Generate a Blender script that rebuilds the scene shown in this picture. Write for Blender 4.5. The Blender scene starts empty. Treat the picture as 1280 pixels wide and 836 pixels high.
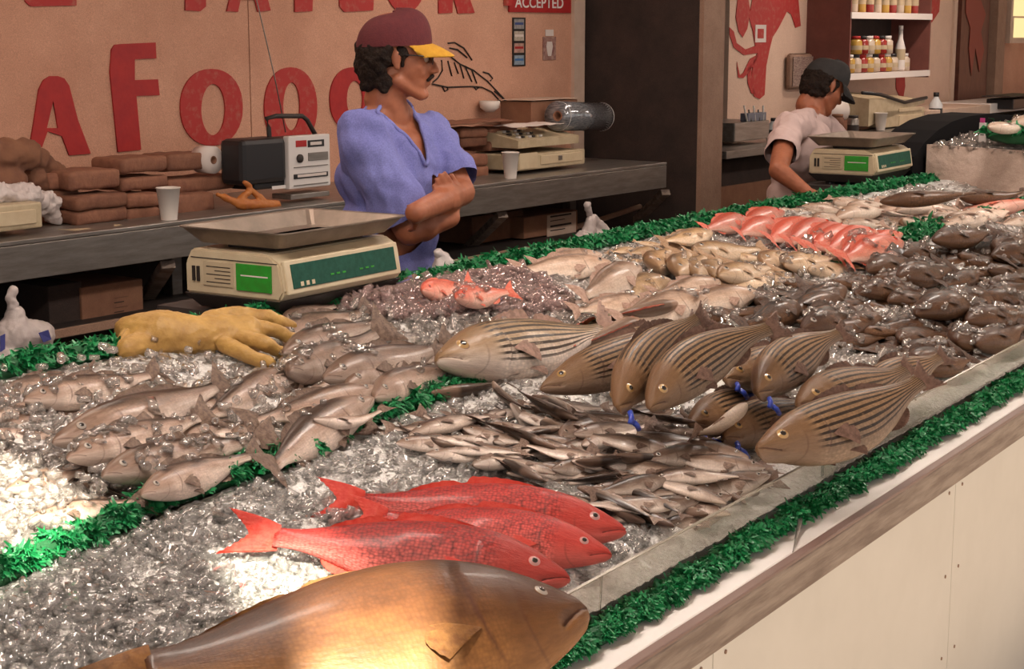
import bpy, bmesh, math, random
import numpy as np
from mathutils import Vector, Matrix, noise

# ------------------------------------------------------------------ camera
SC = bpy.context.scene
COL = SC.collection
FPX = 2100.0
PITCH = math.atan(378/FPX)
YAW = math.atan((2000-640)/(FPX/math.cos(PITCH)))
CAM = Vector((0, 0, 1.68))
fh = Vector((math.cos(YAW), math.sin(YAW), 0))
CR = Vector((math.sin(YAW), -math.cos(YAW), 0))
CF = fh*math.cos(PITCH) + Vector((0, 0, -math.sin(PITCH)))
CU = CR.cross(CF)
cd = bpy.data.cameras.new('camera'); cam = bpy.data.objects.new('camera', cd); COL.objects.link(cam)
cd.sensor_width = 36; cd.lens = 36*FPX/1280; cd.clip_start = .05; cd.clip_end = 200
cam.matrix_world = Matrix(((CR.x, CU.x, -CF.x, CAM.x), (CR.y, CU.y, -CF.y, CAM.y), (CR.z, CU.z, -CF.z, CAM.z), (0, 0, 0, 1)))
SC.camera = cam
SC.cycles.transparent_max_bounces = 24

# ------------------------------------------------------------------ sky, sun, added area lights, exposure
SC.view_settings.view_transform = 'Standard'; SC.view_settings.look = 'None'
SC.view_settings.gamma = 1; SC.view_settings.use_curve_mapping = False
SC.view_settings.exposure = -0.28
W = bpy.data.worlds.new('world'); SC.world = W; W.use_nodes = True
bg = W.node_tree.nodes['Background']
bg.inputs[0].default_value = (1.0, .92, .86, 1); bg.inputs[1].default_value = .98
SUN = Vector((-.30, -.50, .81)).normalized()
sd = bpy.data.lights.new('sun', 'SUN'); sd.energy = 28; sd.angle = math.radians(1.6); sd.color = (1, .93, .74)
so = bpy.data.objects.new('sun', sd); COL.objects.link(so)
so.rotation_euler = SUN.to_track_quat('Z', 'Y').to_euler(); so.location = (0, -3, 6)
def added_light(x, y, z, sx, sy, e, col=(1, .80, .66)):  # out-of-view area lights added to brighten the stall and give wet glints
    l = bpy.data.lights.new('added_area_light', 'AREA'); l.shape = 'RECTANGLE'; l.size = sx; l.size_y = sy; l.energy = e; l.color = col
    o = bpy.data.objects.new('added_area_light', l); COL.objects.link(o); o.location = (x, y, z)
    return o
for lx, le in ((1.6, 50), (4.0, 32), (6.6, 28), (9.6, 24)): added_light(lx, 1.75, 2.60, 1.2, .12, le, (1, .88, .78))
for lx in (3.2, 6.2): added_light(lx, 3.4, 2.60, 1.2, .12, 15)
added_light(10.5, 3.3, 2.60, 1.2, .12, 26)

# ------------------------------------------------------------------ where a line of sight meets a real surface
def ray(x, y): return CF + CR*((x-640)/FPX) + CU*((418-y)/FPX)
SL = .16
def H(y): return 1.04 - SL*(2.55-y)
def tab(x, y, dz=0.0):
    d = ray(x, y); t = (1.04-SL*2.55+dz-CAM.z)/(d.z-SL*d.y); return CAM+d*t
def onz(x, y, z):
    d = ray(x, y); return CAM+d*((z-CAM.z)/d.z)
def ony(x, y, y0):
    d = ray(x, y); return CAM+d*(y0/d.y)
WK = .058; WY0 = 4.64; WX0 = 3.45
def wally(x, d=0): return WY0-WK*(x-WX0)-d
def onw(x, y, d=0.0):
    r = ray(x, y); t = (WY0+WK*WX0-d)/(r.y+WK*r.x); return CAM+r*t
WANG = -math.atan(WK)
WS = Vector((math.cos(WANG), math.sin(WANG), 0)); WN = Vector((math.sin(WANG), -math.cos(WANG), 0))  # along the wall; out of the wall
TN = Vector((0, -SL, 1)).normalized()

# ------------------------------------------------------------------ helpers
def tag(o, label=None, cat=None, group=None, kind=None):
    if label: o['label'] = label
    if cat: o['category'] = cat
    if group: o['group'] = group
    if kind: o['kind'] = kind
    return o
def empty(name, loc=(0, 0, 0), rz=0.0):
    o = bpy.data.objects.new(name, None); COL.objects.link(o); o.location = loc; o.rotation_euler = (0, 0, rz); o.empty_display_size = .05
    return o
def thing(name, label, cat, loc=(0, 0, 0), rz=0.0, group=None):
    return tag(empty(name, loc, rz), label, cat, group)
def link(name, me, parent=None, kind=None, label=None):
    o = bpy.data.objects.new(name, me); COL.objects.link(o)
    if parent is not None: o.parent = parent
    if kind: o['kind'] = kind
    if label: o['label'] = label
    return o
def setmats(me, m):
    for k in (m if isinstance(m, (list, tuple)) else [m]): me.materials.append(k)
def fin(name, bm, m, parent=None, smooth=False, kind=None, label=None):
    me = bpy.data.meshes.new(name); bmesh.ops.recalc_face_normals(bm, faces=bm.faces[:]); bm.to_mesh(me); bm.free(); setmats(me, m)
    if smooth: me.polygons.foreach_set('use_smooth', [True]*len(me.polygons))
    return link(name, me, parent, kind, label)
def npmesh(name, V, Fq, m, smooth=False, sides=4, mi=None):
    me = bpy.data.meshes.new(name); V = np.asarray(V, dtype=np.float32); Fq = np.asarray(Fq, dtype=np.int32)
    me.vertices.add(len(V)); me.vertices.foreach_set('co', V.ravel())
    me.loops.add(Fq.size); me.loops.foreach_set('vertex_index', Fq.ravel())
    me.polygons.add(len(Fq)); me.polygons.foreach_set('loop_start', np.arange(0, Fq.size, sides, dtype=np.int32))
    if mi is not None: me.polygons.foreach_set('material_index', np.asarray(mi, dtype=np.int32))
    if smooth: me.polygons.foreach_set('use_smooth', np.ones(len(Fq), dtype=bool))
    setmats(me, m); me.update(calc_edges=True); me.validate()
    return me
def box(bm, x0, x1, y0, y1, z0, z1, M=None, bev=0.0):
    r = bmesh.ops.create_cube(bm, size=1.0); vs = r['verts']
    for v in vs: v.co = Vector((x0+(v.co.x+.5)*(x1-x0), y0+(v.co.y+.5)*(y1-y0), z0+(v.co.z+.5)*(z1-z0)))
    if bev:
        es = list({e for v in vs for e in v.link_edges})
        r = bmesh.ops.bevel(bm, geom=es, offset=bev, segments=2, affect='EDGES', profile=.5)
        vs = list({v for f in r['faces'] for v in f.verts} | {v for v in vs if v.is_valid})
    if M is not None:
        for v in vs: v.co = M @ v.co
    return vs
def boxo(name, dims, m, parent=None, bev=0.0, M=None, **k):
    bm = bmesh.new(); box(bm, *dims, M=M, bev=bev); return fin(name, bm, m, parent, **k)
def hexa(name, P, m, parent=None, **k):       # eight corners: bottom 4 then top 4
    bm = bmesh.new(); v = [bm.verts.new(p) for p in P]
    for f in ((0, 1, 2, 3), (4, 5, 6, 7), (0, 1, 5, 4), (1, 2, 6, 5), (2, 3, 7, 6), (3, 0, 4, 7)): bm.faces.new([v[i] for i in f])
    return fin(name, bm, m, parent, **k)
def lathe(bm, prof, seg=20, M=None, cap=True):
    rings = []
    for r, z in prof:
        rings.append([bm.verts.new((r*math.cos(2*math.pi*k/seg), r*math.sin(2*math.pi*k/seg), z)) for k in range(seg)])
    for a, b in zip(rings, rings[1:]):
        for k in range(seg): bm.faces.new((a[k], a[(k+1) % seg], b[(k+1) % seg], b[k]))
    if cap:
        bm.faces.new(rings[0][::-1]); bm.faces.new(rings[-1])
    if M is not None:
        for rg in rings:
            for v in rg: v.co = M @ v.co
def latheo(name, prof, m, parent=None, seg=20, M=None, cap=True, **k):
    bm = bmesh.new(); lathe(bm, prof, seg, M, cap); return fin(name, bm, m, parent, smooth=True, **k)
def tube(bm, pts, r, seg=8, r1=None):
    pts = [Vector(p) for p in pts]; n = len(pts); prev = None; rings = []
    up = Vector((0, 0, 1))
    for i, p in enumerate(pts):
        t = (pts[min(i+1, n-1)]-pts[max(i-1, 0)]).normalized()
        a = t.cross(up if abs(t.z) < .95 else Vector((1, 0, 0))).normalized(); b = t.cross(a)
        rr = r if r1 is None else r+(r1-r)*i/(n-1)
        rings.append([bm.verts.new(p+a*rr*math.cos(2*math.pi*k/seg)+b*rr*math.sin(2*math.pi*k/seg)) for k in range(seg)])
    for a, b in zip(rings, rings[1:]):
        for k in range(seg): bm.faces.new((a[k], a[(k+1) % seg], b[(k+1) % seg], b[k]))
    bm.faces.new(rings[0][::-1]); bm.faces.new(rings[-1])
def tubeo(name, pts, r, m, parent=None, seg=8, r1=None, **k):
    bm = bmesh.new(); tube(bm, pts, r, seg, r1); return fin(name, bm, m, parent, smooth=True, **k)
def copy_tree(o, parent=None):
    c = o.copy(); COL.objects.link(c)
    if parent is not None: c.parent = parent
    for ch in list(o.children): copy_tree(ch, c)
    return c

# ------------------------------------------------------------------ materials
def M(name, c, c2=None, sc=20.0, rough=.6, metal=0.0, bump=0.0, bsc=None, spec=.5, trans=0.0, ior=1.45, coat=0.0, detail=4, lo=.35, hi=.65, rnd=0.0, sss=0.0, emit=None, stretch=None, grain=0.0):
    m = bpy.data.materials.new(name); m.use_nodes = True; nt = m.node_tree; b = nt.nodes['Principled BSDF']; N = nt.nodes.new; Lk = nt.links.new
    b.inputs['Base Color'].default_value = (*c, 1); b.inputs['Roughness'].default_value = rough; b.inputs['Metallic'].default_value = metal
    b.inputs['Specular IOR Level'].default_value = spec; b.inputs['IOR'].default_value = ior
    if trans: b.inputs['Transmission Weight'].default_value = trans
    if coat: b.inputs['Coat Weight'].default_value = coat; b.inputs['Coat Roughness'].default_value = .12
    if sss: b.inputs['Subsurface Weight'].default_value = sss; b.inputs['Subsurface Radius'].default_value = (.02, .01, .006); b.inputs['Subsurface Scale'].default_value = .5
    if emit: b.inputs['Emission Color'].default_value = (*emit[0], 1); b.inputs['Emission Strength'].default_value = emit[1]
    out = None
    if c2 is not None or bump or grain:
        tc = N('ShaderNodeTexCoord'); src = tc.outputs['Object']
        if stretch:
            mp = N('ShaderNodeMapping'); mp.inputs['Scale'].default_value = stretch; Lk(src, mp.inputs[0]); src = mp.outputs[0]
    if c2 is not None:
        n = N('ShaderNodeTexNoise'); n.inputs['Scale'].default_value = sc; n.inputs['Detail'].default_value = detail; n.inputs['Roughness'].default_value = .65; Lk(src, n.inputs['Vector'])
        r = N('ShaderNodeValToRGB'); r.color_ramp.elements[0].position = lo; r.color_ramp.elements[1].position = hi
        r.color_ramp.elements[0].color = (*c, 1); r.color_ramp.elements[1].color = (*c2, 1); Lk(n.outputs[0], r.inputs[0]); out = r.outputs[0]
    if grain:
        g = N('ShaderNodeTexNoise'); g.inputs['Scale'].default_value = 260; g.inputs['Detail'].default_value = 2; Lk(tc.outputs['Object'], g.inputs['Vector'])
        mr = N('ShaderNodeMapRange'); mr.inputs[1].default_value = .3; mr.inputs[2].default_value = .7; mr.inputs[3].default_value = 1-grain; mr.inputs[4].default_value = 1+grain; Lk(g.outputs[0], mr.inputs[0])
        mx = N('ShaderNodeVectorMath'); mx.operation = 'SCALE'
        if out: Lk(out, mx.inputs[0])
        else: mx.inputs[0].default_value = c
        Lk(mr.outputs[0], mx.inputs['Scale']); out = mx.outputs[0]
    if rnd:
        oi = N('ShaderNodeObjectInfo'); mr = N('ShaderNodeMapRange'); mr.inputs[3].default_value = 1-rnd; mr.inputs[4].default_value = 1+rnd; Lk(oi.outputs['Random'], mr.inputs[0])
        mx = N('ShaderNodeVectorMath'); mx.operation = 'SCALE'
        if out: Lk(out, mx.inputs[0])
        else: mx.inputs[0].default_value = c
        Lk(mr.outputs[0], mx.inputs['Scale']); out = mx.outputs[0]
    if out: Lk(out, b.inputs['Base Color'])
    if bump:
        n = N('ShaderNodeTexNoise'); n.inputs['Scale'].default_value = bsc or sc; n.inputs['Detail'].default_value = 5; Lk(src, n.inputs['Vector'])
        bp = N('ShaderNodeBump'); bp.inputs['Strength'].default_value = bump; bp.inputs['Distance'].default_value = .01; Lk(n.outputs[0], bp.inputs['Height']); Lk(bp.outputs[0], b.inputs['Normal'])
    return m
m_wall = M('tan_board', (.53, .275, .185), (.62, .34, .235), 3, .85, bump=.25, bsc=140, grain=.16)
m_wall2 = M('cream_board', (.64, .44, .34), (.70, .50, .39), 3, .8, bump=.2, bsc=120, grain=.12)
m_trim = M('pale_trim', (.62, .47, .38), (.55, .40, .31), 12, .6)
m_column = M('brown_column', (.34, .215, .155), (.28, .17, .12), 9, .8, bump=.2, bsc=60, grain=.14)
m_dark = M('dark_boards_and_shade', (.030, .020, .017), (.05, .03, .025), 7, .9, grain=.2)  # dark panels, and the painted darkness of the doorway
m_red = M('red_paint', (.42, .022, .02), (.34, .016, .018), 14, .55, bump=.1, bsc=60)
m_redw = M('worn_red_paint', (.42, .03, .028), (.42, .12, .085), 30, .6, lo=.5, hi=.75)
m_steel = M('dull_steel', (.34, .31, .285), (.24, .215, .195), 6, .38, .75, bump=.05, bsc=40, stretch=(1, 8, 8))
m_pan = M('pan_steel', (.30, .235, .19), (.20, .155, .125), 9, .42, .6, bump=.03, bsc=30)
m_ink = M('black_ink', (.02, .014, .012), rough=.6)
m_white = M('white_plastic', (.72, .68, .66), rough=.4)
m_beige = M('beige_plastic', (.52, .43, .29), (.42, .33, .21), 18, .5, bump=.05)
m_cream = M('cream_casing', (.60, .50, .34), (.52, .41, .27), 12, .45)
m_black = M('black_plastic', (.018, .016, .018), rough=.4)
m_charcoal = M('dark_rubber', (.045, .035, .032), (.03, .022, .02), 20, .6)
m_greenscreen = M('green_display_window', (.010, .060, .040), (.016, .085, .058), 60, .55, spec=.25)
m_greenlabel = M('green_sticker', (.02, .30, .025), (.03, .22, .02), 40, .5)
m_paperlabel = M('paper_label', (.48, .38, .25), rough=.7)
m_card = M('cardboard', (.27, .13, .075), (.22, .10, .06), 12, .8, grain=.08)
m_kraft = M('kraft_paper', (.26, .115, .068), (.19, .08, .05), 26, .8, bump=.35, bsc=60, rnd=.18)
m_kraft2 = M('brown_cloth', (.22, .10, .055), (.15, .065, .04), 9, .9, bump=.4, bsc=30)
m_plasticbag = M('white_carrier_plastic', (.62, .55, .53), (.52, .45, .44), 14, .4, bump=.6, bsc=30, coat=.2)
m_bagblue = M('blue_print', (.07, .08, .30), rough=.5)
m_foam = M('white_foam', (.74, .68, .63), rough=.55)
m_paper = M('white_paper', (.68, .60, .56), rough=.7)
m_ledge = M('white_ledge', (.78, .73, .70), (.72, .67, .64), 8, .45)
m_panel = M('cream_panel', (.66, .62, .56), (.61, .57, .51), 2.5, .5, bump=.06, bsc=30)
m_rail = M('weathered_rail', (.165, .115, .09), (.30, .235, .19), 7, .55, bump=.25, bsc=25, stretch=(.6, 6, 6), lo=.4, hi=.62)
m_floor = M('concrete_floor', (.16, .12, .10), (.21, .16, .13), 3, .7, bump=.1)
m_roof = M('canvas_awning', (.50, .43, .38), (.45, .38, .33), 2, .9)
m_glove = M('yellow_rubber', (.46, .27, .075), (.27, .14, .04), 22, .5, bump=.35, bsc=70, lo=.35, hi=.8)
m_orange = M('orange_rubber', (.48, .17, .035), (.40, .12, .03), 20, .5)
m_skin = M('tanned_skin', (.35, .12, .06), (.28, .09, .045), 30, .5, bump=.05, bsc=120, sss=.08)
m_hair = M('dark_hair', (.010, .006, .005), (.022, .012, .008), 60, .75, spec=.2, bump=.8, bsc=110)
m_maroon = M('maroon_cloth', (.115, .018, .022), (.09, .013, .018), 60, .85, bump=.2, bsc=200)
m_yel = M('yellow_cloth', (.62, .32, .025), (.55, .26, .02), 60, .8)
m_blueshirt = M('blue_cotton', (.19, .20, .48), (.15, .155, .40), 7, .9, bump=.9, bsc=11, grain=.16)
m_whiteshirt = M('white_cotton', (.55, .41, .39), (.49, .36, .34), 9, .9, bump=.4, bsc=14)
m_jeans = M('dark_denim', (.03, .035, .06), (.04, .045, .075), 30, .9)
m_blackcap = M('black_cloth', (.025, .022, .022), (.018, .016, .016), 40, .85)
m_glassdark = M('tinted_lens', (.02, .02, .025), rough=.1, coat=.6)
m_tubeblue = M('blue_band_rubber', (.02, .04, .36), (.03, .07, .42), 50, .35, coat=.3)
m_icebase = M('packed_ice', (.68, .64, .61), (.90, .88, .86), 95, .25, bump=1.0, bsc=150, detail=7, coat=.3)
m_sclera = M('eye_white', (.40, .30, .26), rough=.2)
m_matt = M('matt_black', (.010, .009, .010), rough=.9, spec=.1)
def ice_mat(name, c, tr=.75):
    m = bpy.data.materials.new(name); m.use_nodes = True; nt = m.node_tree; N = nt.nodes.new; K = nt.links.new
    o = nt.nodes['Material Output']; d = nt.nodes['Principled BSDF']; d.inputs['Base Color'].default_value = (*c, 1); d.inputs['Roughness'].default_value = .3
    tp = N('ShaderNodeBsdfTransparent'); tp.inputs['Color'].default_value = (.97, .96, .95, 1)
    tl = N('ShaderNodeBsdfTranslucent'); tl.inputs['Color'].default_value = (*c, 1)
    gl = N('ShaderNodeBsdfAnisotropic'); gl.inputs['Color'].default_value = (1, 1, 1, 1); gl.inputs['Roughness'].default_value = .07
    a = N('ShaderNodeMixShader'); a.inputs[0].default_value = .5; K(d.outputs[0], a.inputs[1]); K(tl.outputs[0], a.inputs[2])
    x = N('ShaderNodeMixShader'); x.inputs[0].default_value = tr; K(a.outputs[0], x.inputs[1]); K(tp.outputs[0], x.inputs[2])
    fr = N('ShaderNodeFresnel'); fr.inputs['IOR'].default_value = 1.45
    f2 = N('ShaderNodeMath'); f2.operation = 'MULTIPLY_ADD'; f2.inputs[1].default_value = .9; f2.inputs[2].default_value = .03; f2.use_clamp = True; K(fr.outputs[0], f2.inputs[0])
    y = N('ShaderNodeMixShader'); K(f2.outputs[0], y.inputs[0]); K(x.outputs[0], y.inputs[1]); K(gl.outputs[0], y.inputs[2]); K(y.outputs[0], o.inputs['Surface'])
    return m
m_ice = ice_mat('clear_ice', (.97, .95, .93), .82)
m_icewarm = ice_mat('warm_ice', (.95, .86, .80), .80)
m_icered = ice_mat('pink_ice', (.96, .66, .62), .70)
m_acrylic = M('clear_acrylic', (.90, .88, .82), rough=.09, trans=.93, ior=1.12, spec=.6, bump=.10, bsc=18)

# ------------------------------------------------------------------ setting
boxo('floor', (-6, 22, -4, 9, -.05, 0), m_floor, kind='structure')
# unseen awning, its holes shaped to throw the sun patches onto the table
def hole(poly):
    out = []
    for x, y in poly:
        p = tab(x, y, .03); q = p + SUN*((2.75-p.z)/SUN.z); out.append((q.x, q.y))
    return out
HOLES = [hole([(-50, 560), (20, 575), (60, 592), (112, 628), (100, 662), (50, 712), (-50, 770)]),
         hole([(268, 688), (380, 682), (455, 722), (505, 775), (545, 880), (400, 930), (345, 800), (300, 735)]),
         hole([(-40, 690), (24, 692), (30, 706), (20, 722), (-40, 730)])]
def curve_poly(name, loops, m, depth=.002, parent=None, mat=None, **k):
    c = bpy.data.curves.new(name, 'CURVE'); c.dimensions = '2D'; c.fill_mode = 'BOTH'; c.extrude = depth
    for lp in loops:
        s = c.splines.new('POLY'); s.points.add(len(lp)-1); s.use_cyclic_u = True
        for p, q in zip(s.points, lp): p.co = (q[0], q[1], 0, 1)
    c.materials.append(m)
    o = link(name, c, parent, **k)
    if mat is not None: o.matrix_world = mat
    return as_mesh(o)
def as_mesh(o):
    bpy.context.view_layer.update()
    me = bpy.data.meshes.new_from_object(o.evaluated_get(bpy.context.evaluated_depsgraph_get()))
    n = o.name; kd = dict(o.items()); mw = o.matrix_world.copy(); p = o.parent; cv = o.data
    bpy.data.objects.remove(o); bpy.data.curves.remove(cv)
    q = bpy.data.objects.new(n, me); COL.objects.link(q)
    for k_, v_ in kd.items(): q[k_] = v_
    if p is not None: q.parent = p; q.matrix_parent_inverse = p.matrix_world.inverted()
    q.matrix_world = mw
    return q
aw = curve_poly('ceiling', [[(-6, -.9), (22, -.9), (22, 9), (-6, 9)]]+HOLES, m_roof, .012, kind='structure', mat=Matrix.Translation((0, 0, 2.75)))

WM = Matrix(((WS.x, 0, WN.x, WX0), (WS.y, 0, WN.y, WY0), (0, 1, 0, 0), (0, 0, 0, 1)))   # local (along, up, out)
WMI = WM.inverted()
def wl(x, y, d=0.0):
    p = WMI @ onw(x, y, d); return (p.x, p.y)
def wpoly(name, loops, m, parent=None, depth=.003, d=.004, **k):
    return curve_poly(name, [[wl(x, y, d) for x, y in lp] for lp in loops], m, depth, parent, WM @ Matrix.Translation((0, 0, d)), **k)
def wbox(name, x0, x1, y0, y1, d0, d1, m, parent=None, bev=0.0, **k):     # pixel rectangle on the plane at distance d1 from the wall, going back to d0
    a = wl(x0, y1, d1); b = wl(x1, y0, d1)
    return boxo(name, (a[0], b[0], a[1], b[1], d0, d1), m, parent, bev, M=WM, **k)

XL = -3.0
S_end = wl(722, 60)[0]; S_col0 = wl(868, 200)[0]; S_col1 = wl(907, 200)[0]
walll = empty('wall_back'); walll['kind'] = 'structure'
seam = wl(312, 80)[0]
boxo('board', (XL-3, seam-.003, 0, 2.75, -.03, 0), m_wall, walll, M=WM)
boxo('board', (seam+.003, S_end, 0, 2.75, -.03, 0), m_wall, walll, M=WM)
boxo('wall_doorway', (S_end-.6, S_col0+3.2, 0, 2.75, -.95, -.92), m_dark, M=WM, kind='structure')  # room's darkness put into the near-black colour here and on the passage side
boxo('wall_passage', (S_end-.02, S_end, 0, 2.75, -.92, -.03), m_dark, M=WM, kind='structure')
boxo('trim_1', (wl(714, 60)[0], wl(727, 60)[0], .9, 2.75, -.03, .02), m_trim, M=WM, kind='structure')

w2 = empty('wall_right'); w2['kind'] = 'structure'
S_w2 = wl(1190, 60)[0]
for a, b in ((S_col1+.008, wl(1050, 60)[0]-.003), (wl(1050, 60)[0]+.003, S_w2)):
    boxo('board', (a, b, 0, 2.75, -.03, 0), m_wall2, w2, M=WM)
boxo('wall_far', (S_w2, S_w2+6, 0, 2.75, -.2, -.17), m_wall, M=WM, kind='structure')
boxo('wall_side', (-.03, 0, -8, 4, 0, 2.75), m_wall, M=Matrix.Translation((20, 4, 0)), kind='structure')
m_door = M('dark_red_wood', (.15, .055, .035), (.09, .03, .022), 9, .5, stretch=(8, 1, 1))
wbox('trim_2', 869, 908, -70, 560, .655, .68, m_column, kind='structure')
boxo('wall_partition', (wl(871, 100, .65)[0], wl(871, 100, .65)[0]+.03, 0, 2.75, -.05, .655), m_dark, M=WM, kind='structure')  # added to hide the counter end; near-black colour continues the doorway's shade
dr = empty('door_1'); dr['kind'] = 'structure'
wbox('door_panel', 1197, 1240, -40, 128, -.06, 0, m_door, dr)
wpoly('painted_figure', [[(1208, 0), (1226, 0), (1232, 18), (1226, 40), (1230, 62), (1224, 90), (1219, 60), (1214, 95), (1211, 60), (1213, 35), (1207, 15)]], M('dull_red_stain', (.25, .05, .035), rough=.6), dr, .002, .006)
wbox('trim_3', 1190, 1197, -60, 170, -.06, .02, m_trim, kind='structure')
wbox('trim_4', 1240, 1262, -60, 170, -.06, .05, m_column, kind='structure')
wn = empty('window_1'); wn['kind'] = 'structure'
m_lit = M('daylit_pane', (.8, .7, .35), rough=.2, emit=((1, .82, .40), 1.0))
wbox('window_frame', 1262, 1300, -60, 54, -.06, .03, m_trim, wn)
wbox('pane', 1267, 1300, -60, 20, .03, .034, m_lit, wn); wbox('pane', 1267, 1300, 23, 47, .03, .034, m_lit, wn)

# ---- painted lettering on the back wall
def ell(cx, cy, rx, ry, n=36, p=2.0, sk=0.0):
    o = []
    for i in range(n):
        a = 2*math.pi*i/n; c, s = math.cos(a), math.sin(a)
        o.append((cx+rx*math.copysign(abs(c)**(2/p), c)+sk*ry*s, cy+ry*math.copysign(abs(s)**(2/p), s)))
    return o
LET = [
 ('A', m_red, [[(37, 181), (41, 158), (48, 112), (54, 100), (62, 95), (72, 95), (80, 98), (86, 107), (97, 150), (113, 192), (86, 194), (77, 170), (59, 164), (52, 184)], [(58, 160), (72, 160), (66, 126)]]),
 ('F', m_red, [[(139, 62), (143, 56), (150, 55), (194, 53), (195, 73), (168, 74), (168, 100), (197, 99), (199, 119), (170, 120), (176, 187), (147, 190), (143, 150), (137, 90)]]),
 ('O', m_redw, [ell(264, 134, 39, 48, p=2.15), ell(266, 137, 15, 32)]),
 ('O', m_redw, [ell(363, 134, 33, 50, p=2.15), ell(364, 133, 10.5, 30)]),
 ('D', m_red, [ell(441, 124, 29, 40, p=2.2), ell(443, 124, 10, 23)]),
 ('E', m_redw, [[(30, -60), (95, -60), (95, -44), (52, -44), (52, -33), (84, -33), (84, -18), (52, -18), (52, -8), (95, -9), (95, 7), (38, 8), (31, 2)]]),
 ('T', m_redw, [[(215, -60), (275, -62), (275, -42), (256, -42), (257, 8), (250, 14), (231, 13), (232, -41), (215, -41)]]),
 ('A', m_redw, [[(300, -60), (318, -60), (338, 13), (322, 15), (318, 0), (300, 0), (297, 15), (283, 14)]]),
 ('Y', m_redw, [[(352, -60), (368, -60), (379, -35), (390, -60), (405, -60), (391, -22), (390, 14), (368, 15), (368, -22)]]),
 ('L', m_redw, [[(424, -60), (444, -60), (445, -6), (467, -7), (466, 13), (430, 15), (424, 8)]]),
 ('O', m_redw, [ell(506, -22, 25, 38), ell(506, -22, 10, 22)]),
 ('R', m_redw, [[(547, -60), (580, -60), (593, -45), (592, -25), (583, -12), (593, 16), (572, 17), (566, -5), (565, 16), (548, 17)]]),
]
for nm, mm, lp in LET:
    wpoly('letter', lp, mm, walll, .003, .004)
# lobster outline
def wline(name, pts, r, parent=None, m=m_ink):
    return tubeo(name, [onw(x, y, .004) for x, y in pts], r, m, parent, 5)
lob = thing('lobster_drawing', 'black line drawing of a shrimp painted on the tan wall beyond the cap brim', 'drawing', onw(590, 100))
lines = [[(540, 105), (560, 109), (590, 108), (602, 109), (615, 115), (634, 136)], [(548, 62), (560, 68), (575, 80), (592, 88), (610, 102), (640, 134)],
         [(560, 54), (568, 53), (580, 60), (590, 75)], [(562, 60), (572, 62), (584, 72)], [(552, 75), (553, 88), (547, 98), (541, 103)],
         [(560, 76), (565, 95)], [(568, 78), (573, 92)], [(575, 80), (580, 98)], [(582, 84), (590, 102)], [(590, 88), (596, 104)],
         [(604, 90), (611, 92), (616, 98), (613, 101)], [(553, 108), (556, 114), (560, 112), (558, 108)], [(592, 108), (595, 112), (599, 109)], [(618, 114), (628, 122), (634, 130)]]
for l in lines:
    o = wline('painted_line', l, .0035); mw = o.matrix_world.copy(); o.parent = lob; o.matrix_parent_inverse = Matrix.Translation(-onw(590, 100))
# red sign
sg = thing('sign_board', 'red sign board lettered ACCEPTED in white at the top of the tan wall', 'sign')
wbox('panel', 637, 714, -24, 15, .003, .012, m_red, sg)
wbox('red_knob', 633, 640, -6, 7, .003, .02, m_redw, sg)
def wtext(s, x0, x1, y1, h, m, parent, d=.014, name='lettering'):
    c = bpy.data.curves.new(name, 'FONT'); c.body = s; c.extrude = .0008; c.size = 1; c.materials.append(m)
    o = link(name, c, parent); bpy.context.view_layer.update()
    w = max(o.dimensions.x, .01); hh = .70
    a = wl(x0, y1, d); b = wl(x1, y1, d)
    o.matrix_world = WM @ Matrix.Translation((a[0], a[1], d)) @ Matrix.Diagonal(((b[0]-a[0])/w, h/hh, 1, 1))
    c.offset = .012
    return as_mesh(o)
wtext('ACCEPTED', 644, 704, 9, .050, m_white, sg)
st = thing('card_stickers', 'vertical strip of four small payment card stickers on the tan wall', 'sticker')
wbox('backing', 641, 657, 22, 83, .003, .006, m_ink, st)
for i, cc in enumerate([(.35, .33, .32), (.55, .47, .38), (.50, .30, .24), (.30, .38, .46)]):
    y = 24+i*15
    wbox('card', 643, 655, y, y+12, .006, .0075, M('card_face', cc, (cc[0]*.6, cc[1]*.6, cc[2]*.6), 60, .5), st)
    wbox('stripe', 643.6, 654.4, y+4, y+7, .0076, .0082, [M('card_navy', (.05, .08, .22)), m_paper, m_red, M('card_blue', (.05, .15, .35))][i], st)
po = thing('small_poster', 'small maroon framed notice with a pale figure pinned beside the card stickers', 'poster')
wbox('sheet', 679, 695, 46, 75, .003, .006, M('maroon_print', (.20, .08, .075), (.42, .26, .21), 40, .7), po)
wpoly('printed_figure', [[(684, 52), (690, 52), (691, 58), (689, 70), (685, 70), (683, 58)]], m_paper, po, .0004, .0068)
wbox('sheet_top', 682, 692, 37, 45, .003, .005, m_paper, po)

# ---- crab painting
crab = thing('crab_painting', 'red crab and claws painted on the cream board right of the brown column', 'painting')
def z3(l): return [(840+x/2.786, y/2.786) for x, y in l]
CR3 = [[(285, -30), (395, -30), (440, 0), (448, 90), (430, 97), (415, 50), (400, 40), (372, 95), (350, 130), (340, 170), (328, 230), (322, 330), (305, 345), (285, 335), (275, 285), (283, 215), (297, 185), (250, 192), (215, 165), (200, 120), (200, 95), (215, 110), (225, 150), (255, 172), (290, 160), (282, 110), (268, 60)],
        [(232, -30), (262, -30), (272, 40), (262, 100), (246, 130), (232, 110), (222, 60)], [(300, 190), (272, 205), (247, 255), (236, 262), (226, 215), (230, 270), (248, 272), (270, 250), (290, 215)], [(262, 240), (276, 225), (278, 300), (292, 330), (276, 325), (264, 290)]]
for l in CR3: wpoly('painted_shape', [z3(l)], m_redw, crab, .0015, .004)
wbox('painted_patch', 944, 958, 31, 53, .005, .008, m_paper, crab); wbox('painted_patch_center', 947, 955, 36, 48, .008, .009, m_redw, crab)
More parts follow.
